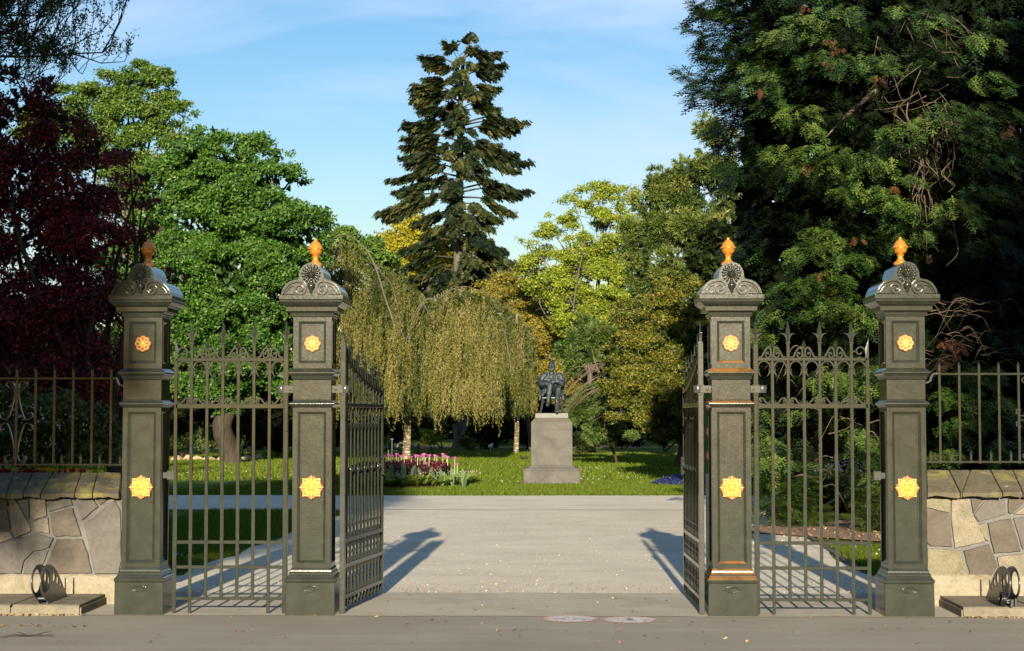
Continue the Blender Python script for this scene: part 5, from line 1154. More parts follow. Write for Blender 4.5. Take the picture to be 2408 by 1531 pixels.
# ------------------------------------------------------------------ great cypress on the right
def cypress():
    e = tree('cypress_tree', 'huge dark cypress with drooping green sprays filling the right side', 'tree', base_at(2150, 19.5)); rng = R(71); off = np.array(e.location)
    cx = lambda xc: 1504+.3748*xc; cy = lambda yc: .3748*yc; dx = lambda xc: 1567+.2948*xc; dy = lambda yc: 551.6+.2948*yc
    lit = [(cx(a), cy(b), w_*.3748, h*.3748, Yq) for a, b, w_, h, Yq in [
      (1000,150,300,170,14.5),(1260,50,320,90,14.8),(880,230,200,120,15.2),(1850,130,260,110,14.5),(1700,60,300,80,15),(1400,380,430,170,14.2),(1100,350,260,110,14.6),(1550,420,160,120,14.3),(790,500,270,160,15),(700,420,160,90,15.5),(1000,700,290,130,14.6),(1050,800,200,110,14.6),(1250,960,620,130,14.2),(900,960,300,150,14.8),(1100,1040,300,110,14.6),(1500,1020,300,90,14.4),(1950,680,330,130,14.4),(2080,760,250,140,14.6),(1650,800,280,120,14.4),(1800,750,200,100,14.6),(1420,1200,420,170,14.3),(1620,1290,280,140,14.2),(1700,1120,200,80,14.6),(1980,1300,320,160,15),(1150,1480,280,150,14.4),(1700,1470,240,90,14.3),(820,640,200,120,15.4),(1300,1100,200,80,14.9),(2150,250,250,140,15.6),(2200,500,250,140,15.6),(2250,1000,250,150,15.6),(2150,1200,300,160,15.4),(650,520,120,80,15.8)]]
    lit += [(dx(a), dy(b), w_*.2948, h*.2948, Yq) for a, b, w_, h, Yq in [
      (1150,120,420,220,14.1),(1000,420,330,200,14.2),(1280,350,420,220,14),(1400,560,380,200,13.9),(1100,620,260,100,14.3),(1560,640,220,120,14),(1500,180,300,150,14.2),(850,620,220,100,14.4),(760,760,200,120,14.2),(760,850,180,120,14.4),(1300,1130,300,230,14.6),(1480,1180,220,200,14.4),(740,1430,150,150,13.6),(1020,1420,150,60,14.2),(1650,1100,120,160,14.6)]]
    lit += [(1800,1040,70,90,13.4),(1795,1090,60,80,13.3),(1845,1085,60,26,13.2),(2020,1030,60,70,13.6),(2045,1060,40,60,13.5),(2052,1130,40,60,13.0),(2060,1215,60,90,12.6),(2045,1250,50,50,12.4),
            (2230,930,90,60,15.2),(2260,1000,120,70,15),(2330,960,120,80,15.4),(2220,1070,80,50,14.6),(2360,1050,100,70,15),(2300,880,120,60,15.8)]
    pos, ax, sc, tn = [], [], [], []
    def bough(x, y, w_, h, Yb, dens, tint, spr=.34):
        n = max(8, int(w_*h*dens)); u = rng.uniform(-1, 1, n); v = rng.uniform(-1, 1, n)
        lay = np.round(v*2.2)/2.2+rng.normal(size=n)*.13                        # loose tiers
        px = x+u*w_*.5*np.sqrt(np.clip(1-lay*lay*.55, .1, 1)); py = y+lay*h*.5+u*u*h*.22-.10*w_*u*rng.choice([-1, 1])*.5
        for a, b in zip(px, py):
            d = rng.normal()*.30; p = at(a, b, Yb+d-.25*abs(rng.normal())); pos.append(tuple(p))
        dirx = np.clip((x-2080)/420, -1, .9)
        A = np.column_stack([dirx*.75+rng.normal(size=n)*.5+u*.4, -.85+rng.normal(size=n)*.25, -.28+rng.normal(size=n)*.22-.25*np.abs(u)])
        ax.append(A); sc.append(spr*rng.uniform(.65, 1.25, n)); tn.append(tint+rng.normal()*.10+rng.normal(size=n)*.15-.10*lay)
    for x, y, w_, h, Yb in lit: bough(x, y, w_*.95, h*.72, Yb, .0125, .66 if x < 2250 else .5, .28)  # bright tint paints these boughs as sunlit, duller at the far right
    for x, y, w_, h in [(1690,20,130,60),(1690,110,120,60),(1680,215,130,60),(1700,165,110,50),(1720,310,110,70),(1740,380,100,80),(1740,20,110,60),(1730,200,100,60),(1750,240,110,60),(1760,100,110,60),(1770,150,120,80),(1800,40,140,80),(1720,280,80,40)]:
        bough(x, y, w_, h, 18.2, .016, .22, .32)
    for x0, y0, x1, y1, wd in [(1632,6,1780,70,30),(1613,60,1790,104,30),(1650,100,1800,140,30),(1593,168,1770,232,34),(1632,205,1800,250,26),(1650,30,1760,40,20),(1700,-10,1790,40,26),(1660,128,1790,170,22)]:
        n = 150; t = rng.random(n)**1.1; X_ = x0+(x1-x0)*t; Y_ = y0+(y1-y0)*t+8*np.sin(t*9); wv = wd*(.25+.9*t)
        for a, b, c in zip(X_, Y_, wv): pos.append(tuple(at(a, b+rng.normal()*c*.45, 17.6+rng.normal()*.35)))
        ax.append(np.column_stack([-1+rng.normal(size=n)*.35, -.4+rng.normal(size=n)*.5, .05+rng.normal(size=n)*.35])); sc.append(.26*rng.uniform(.7, 1.2, n)); tn.append(.34+rng.normal(size=n)*.16)
    edge = [(0,1730),(130,1730),(230,1720),(330,1715),(480,1700),(620,1700),(760,1720),(900,1740),(1050,1770),(1180,1790),(1230,1800)]
    ey = [a for a, b in edge]; ex = [b for a, b in edge]
    for i in range(150):                             # inner tiers, darkened by tint to stand for shade
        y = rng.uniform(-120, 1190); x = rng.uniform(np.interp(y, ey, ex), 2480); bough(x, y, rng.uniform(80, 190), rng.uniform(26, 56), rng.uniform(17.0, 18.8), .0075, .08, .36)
    pos = np.array(pos); ax = np.concatenate(ax); sc = np.concatenate(sc); tn = np.concatenate(tn)
    tm = [fan_template(rng, 5, 3, .52, .165, .5) for _ in range(5)]
    V, tt = place(tm, pos, ax, np.array([0, -.25, 1.])+rng.normal(size=(len(pos), 3))*.22, sc, rng, tn, .09)
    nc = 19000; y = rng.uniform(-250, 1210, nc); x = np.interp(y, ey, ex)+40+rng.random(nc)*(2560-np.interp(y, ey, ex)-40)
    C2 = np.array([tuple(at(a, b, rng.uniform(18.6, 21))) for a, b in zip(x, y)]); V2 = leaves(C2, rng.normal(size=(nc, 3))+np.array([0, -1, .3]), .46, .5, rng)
    quads_obj('crown', V, tt, M['cyp'], e); quads_obj('inner_foliage', V2, rng.random(nc)*.25, M['dark'], e)  # inner leaves coloured dark to paint the shade within the tree
    # withered brown sprays
    pos, ax, sc, tn = [], [], [], []
    for x, y, w_, h in [(cx(1200),cy(250),46,14),(cx(1250),cy(310),52,18),(cx(1190),cy(390),40,20),(cx(1490),cy(500),34,20),(cx(760),cy(570),34,16),(cx(1600),cy(1180),30,16),(cx(1040),cy(1050),24,26),(dx(1250),dy(300),50,30),(dx(1300),dy(430),40,20),(dx(1480),dy(600),50,26),(dx(1520),dy(40),50,20),(2225,800,60,44),(2260,820,60,36),(2215,850,34,30),(2205,1070,26,16),(cx(2300),cy(800),26,50),(cx(1040),cy(40),30,20)]:
        bough(x, y, w_*.7, h*.7, 14.1, .011, .35, .13)
    ax = np.concatenate(ax)+np.array([0, 0, -.4]); V, tt = place(tm, np.array(pos), ax, np.array([0, -.25, 1.])+rng.normal(size=(len(pos), 3))*.22, np.concatenate(sc), rng, np.concatenate(tn), .2)
    quads_obj('withered_foliage', V, tt, M['dead'], e)
    # trunk and grey bare limbs
    b = np.array(base_at(2150, 19.5)); T = [tuple(np.array(p)-off) for p in (b-[0, 0, .1], np.array(at(2145, 900, 19.5)), np.array(at(2160, 500, 19.6)), np.array(at(2150, 100, 19.6)), np.array(at(2150, -400, 19.6)))]
    MB().tube(smooth_path(T, 5), [.62-.02*i for i in range(21)], 14).build('trunk', M['bark_dark'], e, smooth=True)
    mb = MB()
    def limb(pts, Yl, r_):
        q_ = [tuple(np.array(at(a, b, Yl+rng.normal()*.12))-off) for a, b in pts]; q_ = smooth_path(q_, 4); k = len(q_); mb.tube(q_, [r_*(1-.8*i/(k-1)) for i in range(k)], 5)
    limb([(cx(1480),cy(570)),(cx(1350),cy(680)),(cx(1250),cy(770)),(cx(1170),cy(860))], 15.6, .05)
    for i in range(64):
        x0, y0 = cx(rng.uniform(1480, 2000)), cy(rng.uniform(80, 1000)); L_ = rng.uniform(30, 120); a = rng.uniform(.6, 2.6) if rng.random() < .7 else rng.uniform(-.5, .5)
        sx = rng.choice([-1, 1]); x1, y1 = x0+L_*cos(a)*sx, y0+L_*sin(a)*.8; limb([(x0, y0), (x0+(x1-x0)*.4, y0+(y1-y0)*.3+8), (x0+(x1-x0)*.7, y0+(y1-y0)*.75+6), (x1, y1)], rng.uniform(14.6, 15.8), rng.uniform(.004, .009))
    for i in range(40):
        x0, y0 = cx(rng.uniform(1680, 1960)), cy(rng.uniform(600, 1350)); L_ = rng.uniform(40, 130); limb([(x0, y0), (x0+rng.normal()*8, y0+L_*.4), (x0+rng.normal()*12, y0+L_*.75), (x0+rng.normal()*18, y0+L_)], rng.uniform(15, 16), rng.uniform(.006, .014))
    for i in range(62):
        x0, y0 = rng.uniform(2160, 2360), rng.uniform(700, 900); L_ = rng.uniform(30, 90); a = rng.uniform(-.6, 1.4); sx = rng.choice([-1, 1]); limb([(x0, y0), (x0+sx*L_*.4, y0-L_*.1), (x0+sx*L_*.7, y0+L_*.3*a), (x0+sx*L_, y0+L_*.8*a)], rng.uniform(14.6, 15.8), rng.uniform(.004, .010))
    for i in range(26):
        x0, y0 = rng.uniform(1800, 2050), rng.uniform(820, 1150); L_ = rng.uniform(25, 70); a = rng.uniform(-.8, 1.4); sx = rng.choice([-1, 1]); limb([(x0, y0), (x0+sx*L_*.4, y0-L_*.1), (x0+sx*L_*.7, y0+L_*.3*a), (x0+sx*L_, y0+L_*.8*a)], rng.uniform(14.4, 15.5), rng.uniform(.006, .012))
    mb.build('bare_limb', M['twig'], e, smooth=True)['kind'] = 'stuff'
cypress()
def low_cypress(lab, blobs, Y, seed):
    c = at(blobs[0][0], blobs[0][1], Y); e = tree('cypress_shrub', lab, 'shrub', (c.x, Y, gz(Y)), 'low bright cypress shrubs behind the right side gate'); rng = R(seed)
    pos, ax, sc, tn = [], [], [], []
    for x, y, w_, h in blobs:
        n = int(w_*h*.022); u = rng.uniform(-1, 1, n); v = rng.uniform(-1, 1, n)*np.sqrt(1-u*u*.7)
        for a, b in zip(u, v): pos.append(tuple(at(x+a*w_*.5, y+b*h*.5, Y+rng.normal()*.2-.15*(1-b))))
        ax.append(np.column_stack([u*.9+rng.normal(size=n)*.4, -.8+rng.normal(size=n)*.2, .1-v*.4+rng.normal(size=n)*.2])); sc.append(.26*rng.uniform(.6, 1.2, n)); tn.append(.62+rng.normal(size=n)*.1)
    tm = [fan_template(rng, 6, 4, .55, .12) for _ in range(3)]
    V, tt = place(tm, np.array(pos), np.concatenate(ax), np.array([0, -.25, 1.])+rng.normal(size=(len(pos), 3))*.2, np.concatenate(sc), rng, np.concatenate(tn), .09); quads_obj('foliage', V, tt, M['cyp'], e)
    mb = MB()
    for i in range(7): 
        q_ = at(blobs[i % len(blobs)][0]+rng.normal()*10, blobs[i % len(blobs)][1], Y+.1); mb.tube([(rng.normal()*.04, 0, -.02), ((q_.x-c.x)*.4, .1, (q_.z-gz(Y))*.4), (q_.x-c.x, .1, q_.z-gz(Y))], [.025, .018, .006], 5)
    mb.build('stem', M['twig'], e)
low_cypress('low bright green cypress shrub spreading over the drive edge behind the right side gate', [(1840,1115,120,60),(1800,1165,80,90),(1850,1165,120,70),(1880,1205,130,60),(1900,1228,90,40)], 13.6, 81)
low_cypress('small bright cypress shrub low beside the rightmost gatepost', [(2052,1205,60,90),(2040,1165,50,50),(2065,1245,60,50)], 12.0, 82)

# ------------------------------------------------------------------ bare-twigged tree, top left
def bare_tree():
    Y = 6.0; e = tree('budding_tree', 'nearly bare dark-twigged tree reaching in from the top left corner', 'tree', base_at(-210, 7.5)); rng = R(91); off = np.array(e.location); mb = MB(); tipsC = []
    base = np.array(base_at(-210, 7.5)); fork = np.array(at(-170, 260, 7)); MB().tube([tuple(p-off) for p in (base-[0, 0, .1], base*.5+fork*.5+[.1, 0, 0], fork)], [.24, .18, .13], 12).build('trunk', M['bark_dark'], e, smooth=True)
    def grow(p, d, L_, r_, lvl):
        n = 5; pts = [p]; 
        for i in range(n):
            d = unit(d+rng.normal(size=3)*.19+np.array([.02, 0, .08 if lvl else .02])); p = p+d*L_/n; pts.append(p)
            if lvl < 3 and i >= (1 if lvl else 0):
                for _ in range(1 if lvl else 2):
                    sgn = rng.choice([-1, 1]); dd = unit(d*.8+np.array([sgn*.3+.05, rng.normal()*.35, .85+rng.normal()*.35])); grow(p, dd, L_*rng.uniform(.38, .62), r_*.5, lvl+1)
            if lvl >= 2: tipsC.append(p)
        k = len(pts); mb.tube([tuple(v-off) for v in pts], [r_*(1-.6*i/(k-1)) for i in range(k)], 5 if lvl < 2 else 3)
    for (a, b), (c, d_), r_ in (((-130, 60), (190, 150), .035), ((-130, 130), (230, 175), .035), ((-120, 200), (60, 190), .026), ((-120, 10), (70, 70), .03), ((-120, -50), (150, 60), .026), ((-100, 160), (130, 130), .024), ((-140, 100), (20, 40), .024), ((-100, 90), (200, 120), .03), ((-100, 20), (110, 110), .026), ((-60, 150), (90, 165), .022), ((-60, -20), (40, 110), .022)):
        p = np.array(at(a, b, Y+rng.normal()*.4)); q_ = np.array(at(c, d_, Y+rng.normal()*.5)); mb.tube([tuple(fork-off), tuple(p-off)], [.05, r_*.6], 6); grow(p, unit(q_-p), np.linalg.norm(q_-p), r_*.6, 0)
    mb.build('limb', M['bark_dark'], e, smooth=True)
    C = np.array(tipsC); sel = rng.random(len(C)) < .6; C = C[sel]; C = np.repeat(C, 4, 0)+rng.normal(size=(len(C)*4, 3))*.022
    V = leaves(C, rng.normal(size=C.shape), .038, .5, rng, tri=True); quads_obj('bud', V, rng.uniform(.1, .5, len(C)), M['oak'], e, kind='stuff')
bare_tree()
# ------------------------------------------------------------------ shrubs and undergrowth
def shrub(name, lab, px, Y, specs, m, seed, n, leaf, group=None, cat='shrub', **k):
    e = tree(name, lab, cat, base_at(px, Y), group); k.setdefault('clump', .3); k.setdefault('per', 24)
    o, Lb = crown('foliage', e, specs, Y, M[m], R(seed), n, leaf, **k); b = np.array(e.location); mb = MB(); rr_ = R(seed)
    for l in Lb: mb.tube([(0, 0, 0), tuple((l[:3]-b)*.5+[0, .05, 0]), tuple(l[:3]-b)], [l[3]*.06, l[3]*.045, l[3]*.02], 5)
    mb.build('stem', M['bark_dark'], e); return e
for i, (px, Y, sp, lab) in enumerate((
   (30, 3.6, [(0,1010,70),(70,1000,60),(30,950,50),(60,1060,50)], 'dark leafy shrub behind the left railing at the far left edge'),
   (140, 3.8, [(140,1020,60),(180,1040,50),(110,970,46),(160,960,40)], 'dark shrub behind the middle of the left railing'),
   (230, 4.2, [(225,1050,40),(250,1020,30),(215,990,34)], 'dark shrub behind the left railing nearest the gatepost'))):
    shrub('dark_shrub', lab, px, Y, sp, 'shrub', 100+i, 9000, .045, 'shrubs behind the left railing', clump=.12, sub=6)
rg = R(7); C = []
for (x, y) in [(50,985),(95,960),(140,1000),(165,975),(62,1040),(200,1000),(120,1040),(30,960),(100,990)]:
    for k in range(7): C.append(tuple(at(x+rg.normal()*9, y+rg.normal()*7, 3.2)))
tag(quads_obj('white_blossom', leaves(np.array(C), rg.normal(size=(len(C), 3))*.4+np.array([0, -1, .3]), .022, .8, rg), rg.random(len(C)), M['white_f']), 'scattered small white blossoms on the dark shrubs behind the left railing', 'blossom', kind='stuff')
sh = [(430, 78, [(430,1040,26),(470,1020,30),(410,1000,30)], 'dark', 'dark shrub beyond the lawn at the left edge of the left side gate'),
 (560, 84, [(540,1035,34),(600,1030,34),(570,1000,40)], 'dark', 'dark shrub beyond the lawn in the middle of the left side gate'),
 (650, 88, [(650,1030,34),(690,1020,34)], 'dark', 'dark shrub beyond the lawn behind the left hinge stile'),
 (486, 76, [(486,1045,16),(478,1020,10)], 'shrub', 'small lit shrub behind the row of pale boulders'),
 (760, 96, [(740,1030,30),(800,1025,34),(830,1010,40)], 'dark', 'dark shrub between the post and the open left gate leaf'),
 (910, 102, [(900,1020,34),(945,1010,40),(870,1030,30)], 'dark', 'dark shrub behind the park bench'),
 (1015, 103, [(1012,1030,20),(1030,1022,14),(1000,1022,12)], 'ash', 'lit yellow-green shrub left of the thick redwood trunk'),
 (1040, 112, [(1030,1000,40),(980,1000,34)], 'dark', 'dark shrub under the weeping tree behind the lit shrub'),
 (1140, 112, [(1130,1020,34),(1170,1010,40),(1160,1040,20)], 'dark', 'dark shrub between redwood trunk and birch trunk'),
 (1106, 108, [(1104,1046,12),(1092,1036,10)], 'orng', 'small reddish plant at the foot of the redwood trunk'),
 (1240, 112, [(1240,1020,34),(1230,990,34)], 'dark', 'dark shrub behind the statue pedestal'),
 (1370, 96, [(1370,1036,22),(1400,1030,24)], 'dark', 'dark shrub just right of the statue pedestal'),
 (1465, 104, [(1450,1020,34),(1500,1015,36)], 'dark', 'dark shrub beyond the shaded lawn right of the pine'),
 (1488, 90, [(1486,1024,9),(1478,1028,7)], 'pine', 'tiny lit conifer tuft beyond the shaded lawn'),
 (1560, 100, [(1560,1010,40),(1620,1010,40)], 'dark', 'dark shrub behind the russet tree trunk')]
for i, (px, Y, sp, m, lab) in enumerate(sh):
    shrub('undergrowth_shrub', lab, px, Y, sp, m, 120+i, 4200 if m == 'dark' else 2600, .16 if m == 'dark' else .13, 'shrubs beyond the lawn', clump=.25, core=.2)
# distant wood closing the horizon behind everything
rg = R(77); C = []; n = 26000
x = rg.uniform(-150, 2500, n); top = 790+60*np.sin(x*.011)+30*np.sin(x*.037+1)-np.where(x > 1700, 170, 0); y = top+rg.random(n)*(1062-top)
C = np.array([tuple(at(a, b, 175+rg.uniform(-9, 9))) for a, b in zip(x, y)])
tag(quads_obj('distant_woodland', leaves(C, rg.normal(size=(n, 3))*.6+np.array([0, -1, .2]), 2.0, .75, rg, tri=True), rg.random(n)*.55, M['dark']), 'dark distant woodland closing the garden behind the trees', 'woodland', kind='stuff')

# ------------------------------------------------------------------ boulders edging the far bed
br = stone_mat('boulder_stone', (.36, .26, .14), (.46, .36, .21), (.30, .23, .14), scale=2, bstr=1.)
for i, (px, py, w_) in enumerate(((416,1077,26),(441,1077,22),(463,1076,24),(490,1077,30),(524,1078,24),(552,1079,20),(578,1076,26),(606,1074,24))):
    p = ground_at(px, py+6); s = (p.y+13.8)/FPX; bm = bmesh.new(); bmesh.ops.create_icosphere(bm, subdivisions=3, radius=1); rg = random.Random(i)
    f = [rg.uniform(1.5, 3) for _ in range(6)]
    for v in bm.verts:
        c = v.co; k = 1+.09*sin(f[0]*c.x*2+i)+.09*sin(f[1]*c.y*2+2*i)+.07*sin(f[2]*c.z*3); v.co = Vector((c.x*w_*s*.56*k, c.y*.3*k, max(-.1, c.z)*.26*k))
    me = bpy.data.meshes.new('boulder'); bm.to_mesh(me); bm.free(); me.materials.append(br)
    labs = ['tan boulder at the left end of the bed edging','greyish boulder second in the bed edging row','pale boulder third in the bed edging row','broadest light tan boulder in the bed edging row','brown boulder in the middle of the edging row','small brown boulder after the middle of the edging row','low reddish boulder near the right end of the edging','low boulder at the right end of the edging row']
    tag(link('boulder', me, None, tuple(p), (0, 0, rg.uniform(-.2, .2))), labs[i], 'boulder', 'boulders edging the far bed')
# kerb stones round the mulch by the right path
kb = stone_mat('kerb_stone', (.10, .09, .07), (.15, .135, .11), scale=6)
KY = [4.6+i*.9 for i in range(13)]
e = empty('path_edging', (3.6, 10, gz(10)), 0, 'dark stone edging between gravel and mulch behind the right side gate', 'edging')
P = [Vector((3.27+.066*max(0, y-4), y, gz(y))) for y in KY]
for a, b in zip(P[:-1], P[1:]):
    n_ = 2
    for t in range(n_):
        c = a.lerp(b, (t+.5)/n_); d = b-a; MB().box((0, 0, .005), (d.length/n_*.93, .06, .05)).build('kerb_stone', kb, e, bevel=.015, loc=tuple(c-e.location), rot=(0, 0, atan2(d.y, d.x)+rnd.uniform(-.05, .05)))

# ------------------------------------------------------------------ flower bed with tulips
bed = ground_at(985, 1150); BY0 = bed.y; soil = plain_mat('bed_soil', (.055, .035, .022), .95, 0, .1, 9, .4, .6)
XA, XB = at(760, 1150, BY0).x, at(1098, 1150, BY0).x; BC = ((XA+XB)/2, BY0+5.2)
def bedz(x, y):
    u = ((x-BC[0])/((XB-XA)/2+.1))**2+((y-BC[1])/5.3)**2; return gz(y)+.24*max(0, 1-u)**.7
vs = []; nx, ny = 40, 40
for j in range(ny+1):
    for i in range(nx+1): x = XA-.2+(XB-XA+.4)*i/nx; y = BC[1]-5.5+11*j/ny; vs.append((x, y, bedz(x, y)-.02+(.02 if bedz(x, y) > gz(y) else -.05)))
tag(MB().add(vs, [(j*(nx+1)+i, j*(nx+1)+i+1, (j+1)*(nx+1)+i+1, (j+1)*(nx+1)+i) for j in range(ny) for i in range(nx)]).build('flower_bed', soil, smooth=True), kind='structure')
M['wall'] = leaf_mat('wallflower', [(.015, .025, .008), (.035, .010, .008), (.07, .006, .010), (.13, .010, .016)], .25)
M['prim'] = leaf_mat('bedding_leaf', [(.06, .10, .015), (.16, .22, .03), (.27, .33, .06)], .3); M['fl'] = leaf_mat('primula_flower', [(.24, .18, .28), (.34, .29, .20), (.42, .38, .24)], .2)
M['tulip'] = leaf_mat('tulip_petal', [(.38, .07, .25), (.55, .13, .38), (.62, .22, .48)], .25, .4); M['tleaf'] = leaf_mat('tulip_leaf', [(.10, .17, .08), (.16, .25, .12)], .25)
M['tstem'] = plain_mat('tulip_stem', (.30, .36, .16), .5); M['rtul'] = leaf_mat('dark_red_tulip', [(.12, .012, .012), (.28, .03, .02)], .2); M['ytul'] = leaf_mat('yellow_tulip', [(.45, .28, .02), (.55, .40, .03)], .2)
rg = R(201); n = 24000; x = rg.uniform(XA, XB-.75, n); y = BC[1]-3.3+rg.random(n)*7.8; keep = ((x-BC[0]+.35)/((XB-XA)/2-.45))**2+((y-BC[1]-.4)/4.6)**2 < 1; x, y = x[keep], y[keep]; n = len(x)
cl = np.sin(x*5.3)+np.sin(y*3.1+x)+rg.normal(size=n)*.5; h = .35+.08*np.sin(x*3.3+y*1.7)+rg.normal(size=n)*.05; hh = h*rg.random(n)**.45
C = np.column_stack([x, y, [bedz(a, b) for a, b in zip(x, y)]+hh])
tag(quads_obj('wallflowers', leaves(C, rg.normal(size=(n, 3))*.6+np.array([0, -.7, .5]), .062*rg.uniform(.7, 1.3, n), .75, rg), np.where(hh > h*.72, .66+.1*cl, .16)+rg.normal(size=n)*.12, M['wall']), 'dark red wallflowers massed under the pink tulips', 'wallflowers', kind='stuff')
def petal_cup(n=6, r=.028, h=.07, spread=1.15):
    V = []
    for k in range(n):
        a = 2*pi*k/n; b = a+pi/n*1.2; c_ = a-pi/n*1.2; rr_ = r*spread
        V.append([(.35*r*cos(a), .35*r*sin(a), 0), (r*cos(b), r*sin(b), h*.5), (rr_*cos(a)*1.0, rr_*sin(a), h), (r*cos(c_), r*sin(c_), h*.5)])
    return np.array(V)
def make_tulip(h, petal, seed, lab, grp, leaves_n=3, sc=1.0):
    rr_ = R(seed); e = empty('tulip', (0, 0, 0), 0, lab, 'tulip', grp); lean = rr_.normal()*.03
    MB().tube([(0, 0, -.02), (lean*.4, 0, h*.5), (lean, 0, h)], [.009*sc, .008*sc, .007*sc], 5).build('stem', M['tstem'], e)
    V = petal_cup(6, .036*sc, .085*sc, 1.25)+np.array([lean, 0, h-.01]); V2 = petal_cup(5, .026*sc, .075*sc, .9)+np.array([lean, 0, h]); quads_obj('flower', np.concatenate([V, V2]), rr_.random(11), M[petal], e, local=True)
    for k in range(leaves_n):
        a = rr_.uniform(0, 6.3); L_ = rr_.uniform(.22, .34)*(h/.5)**.3*sc; w_ = .045*sc; p = [(0, 0), (.035, L_*.4), (.07, L_*.8), (.12, L_)]
        V = []
        for (r0_, z0_), (r1_, z1_), w0, w1 in zip(p[:-1], p[1:], (.4, 1, .7), (1, .7, .02)):
            V.append([(r0_*cos(a)-w_*w0*sin(a), r0_*sin(a)+w_*w0*cos(a), z0_), (r1_*cos(a)-w_*w1*sin(a), r1_*sin(a)+w_*w1*cos(a), z1_), (r1_*cos(a)+w_*w1*sin(a), r1_*sin(a)-w_*w1*cos(a), z1_), (r0_*cos(a)+w_*w0*sin(a), r0_*sin(a)-w_*w0*cos(a), z0_)])
        quads_obj('leaf', np.array(V), np.full(3, rr_.random()), M['tleaf'], e, local=True)
    return e
bpy.context.view_layer.update()
tul = [make_tulip(.58, 'tulip', 300+k, 'tall pink lily-flowered tulip above the dark red wallflowers', 'pink tulips in the flower bed') for k in range(3)]
tp = [(913,1073),(919,1077),(922,1075),(932,1071),(936,1074),(943,1076),(950,1069),(966,1078),(977,1074),(981,1075),(987,1077),(993,1073),(997,1071),(1001,1074),(1003,1079),(1008,1074),(1011,1074),(1022,1074),(1026,1077),(1040,1071),(1046,1075),(1050,1078),(1053,1078),(1069,1080),(1074,1095),(959,1094),(938,1089),(903,1076),(895,1078),(1003,1092)]
for i, (px, py) in enumerate(tp):
    Yt = rnd.uniform(BC[1]-1.5, BC[1]+2.2) if px < 1068 else BC[1]-2.6; c = at((px-1380/1.5953)*0+px if True else px, py, Yt)
    # photo positions: flowers stand between x=880 and x=1130 on the sight lines
    o = tul[i] if i < 3 else copy_tree(tul[i % 3]); zb_ = bedz(c.x, Yt); o.location = (c.x, Yt, zb_); k = max(.5, min(1.6, (c.z-zb_+.06)/.64)); o.scale = (1.5, 1.5, k); o.rotation_euler = (0, 0, rnd.uniform(0, 6))
# foliage-only tulip clumps and primulas along the front
for i, px in enumerate((905, 925, 958, 985, 1000, 1030, 1042, 1062, 1090, 1120)):
    Yt = BY0+.9+.25*(i % 3); c = at(px*.88+105, 1130, Yt); e = empty('tulip_clump', (c.x, Yt, bedz(c.x, Yt)), 0, 'clump of broad grey-green tulip leaves without flowers at the front of the flower bed', 'tulip leaves', 'leafy tulip clumps at the bed front')
    rr_ = R(400+i)
    for k in range(4):
        a = rr_.uniform(0, 6.3); L_ = rr_.uniform(.36, .56); w_ = .075; p = [(0, 0), (.03, L_*.4), (.06, L_*.8), (.10, L_)]; V = []
        for (r0_, z0_), (r1_, z1_), w0, w1 in zip(p[:-1], p[1:], (.4, 1, .7), (1, .7, .02)):
            V.append([(r0_*cos(a)-w_*w0*sin(a), r0_*sin(a)+w_*w0*cos(a), z0_), (r1_*cos(a)-w_*w1*sin(a), r1_*sin(a)+w_*w1*cos(a), z1_), (r1_*cos(a)+w_*w1*sin(a), r1_*sin(a)-w_*w1*cos(a), z1_), (r0_*cos(a)+w_*w0*sin(a), r0_*sin(a)-w_*w0*cos(a), z0_)])
        quads_obj('leaf', np.array(V), np.full(3, rr_.random()), M['tleaf'], e, local=True)
def primula(seed):
    rr_ = R(seed); e = empty('primula', (0, 0, 0), 0, 'low light-green primula rosette with pale flowers edging the flower bed', 'bedding plant', 'primulas edging the flower bed'); V = []
    for k in range(26):
        a = rr_.uniform(0, 6.3); L_ = rr_.uniform(.12, .24); el = rr_.uniform(.15, 1.0); d = np.array([cos(a)*cos(el), sin(a)*cos(el), sin(el)]); s = np.array([-sin(a), cos(a), 0])*L_*.22
        V.append([(0, 0, 0), tuple(d*L_*.6+s+[0, 0, .02]), tuple(d*L_), tuple(d*L_*.6-s+[0, 0, .02])])
    quads_obj('leaf', np.array(V), rr_.random(26), M['prim'], e, kind='stuff', local=True)
    C = rr_.normal(size=(9, 3))*np.array([.06, .06, .02])+np.array([0, 0, .17]); quads_obj('flower', leaves(C, rr_.normal(size=C.shape)*.5+np.array([0, -.7, .6]), .030, .95, rr_), rr_.random(9), M['fl'], e, kind='stuff', local=True); return e
pr = [primula(500+k) for k in range(4)]
for i in range(34):
    t = i/33; row = i % 2; x = XA+.9+(XB-XA-.95)*t; y = BC[1]-5.0*sqrt(max(.02, 1-((x-BC[0])/((XB-XA)/2))**2*.93))+.15+.55*row
    o = pr[i] if i < 4 else copy_tree(pr[i % 4]); o.location = (x, y, bedz(x, y)); o.rotation_euler = (0, 0, rnd.uniform(0, 6)); k = rnd.uniform(1.3, 1.9); o.scale = (k, k, k)
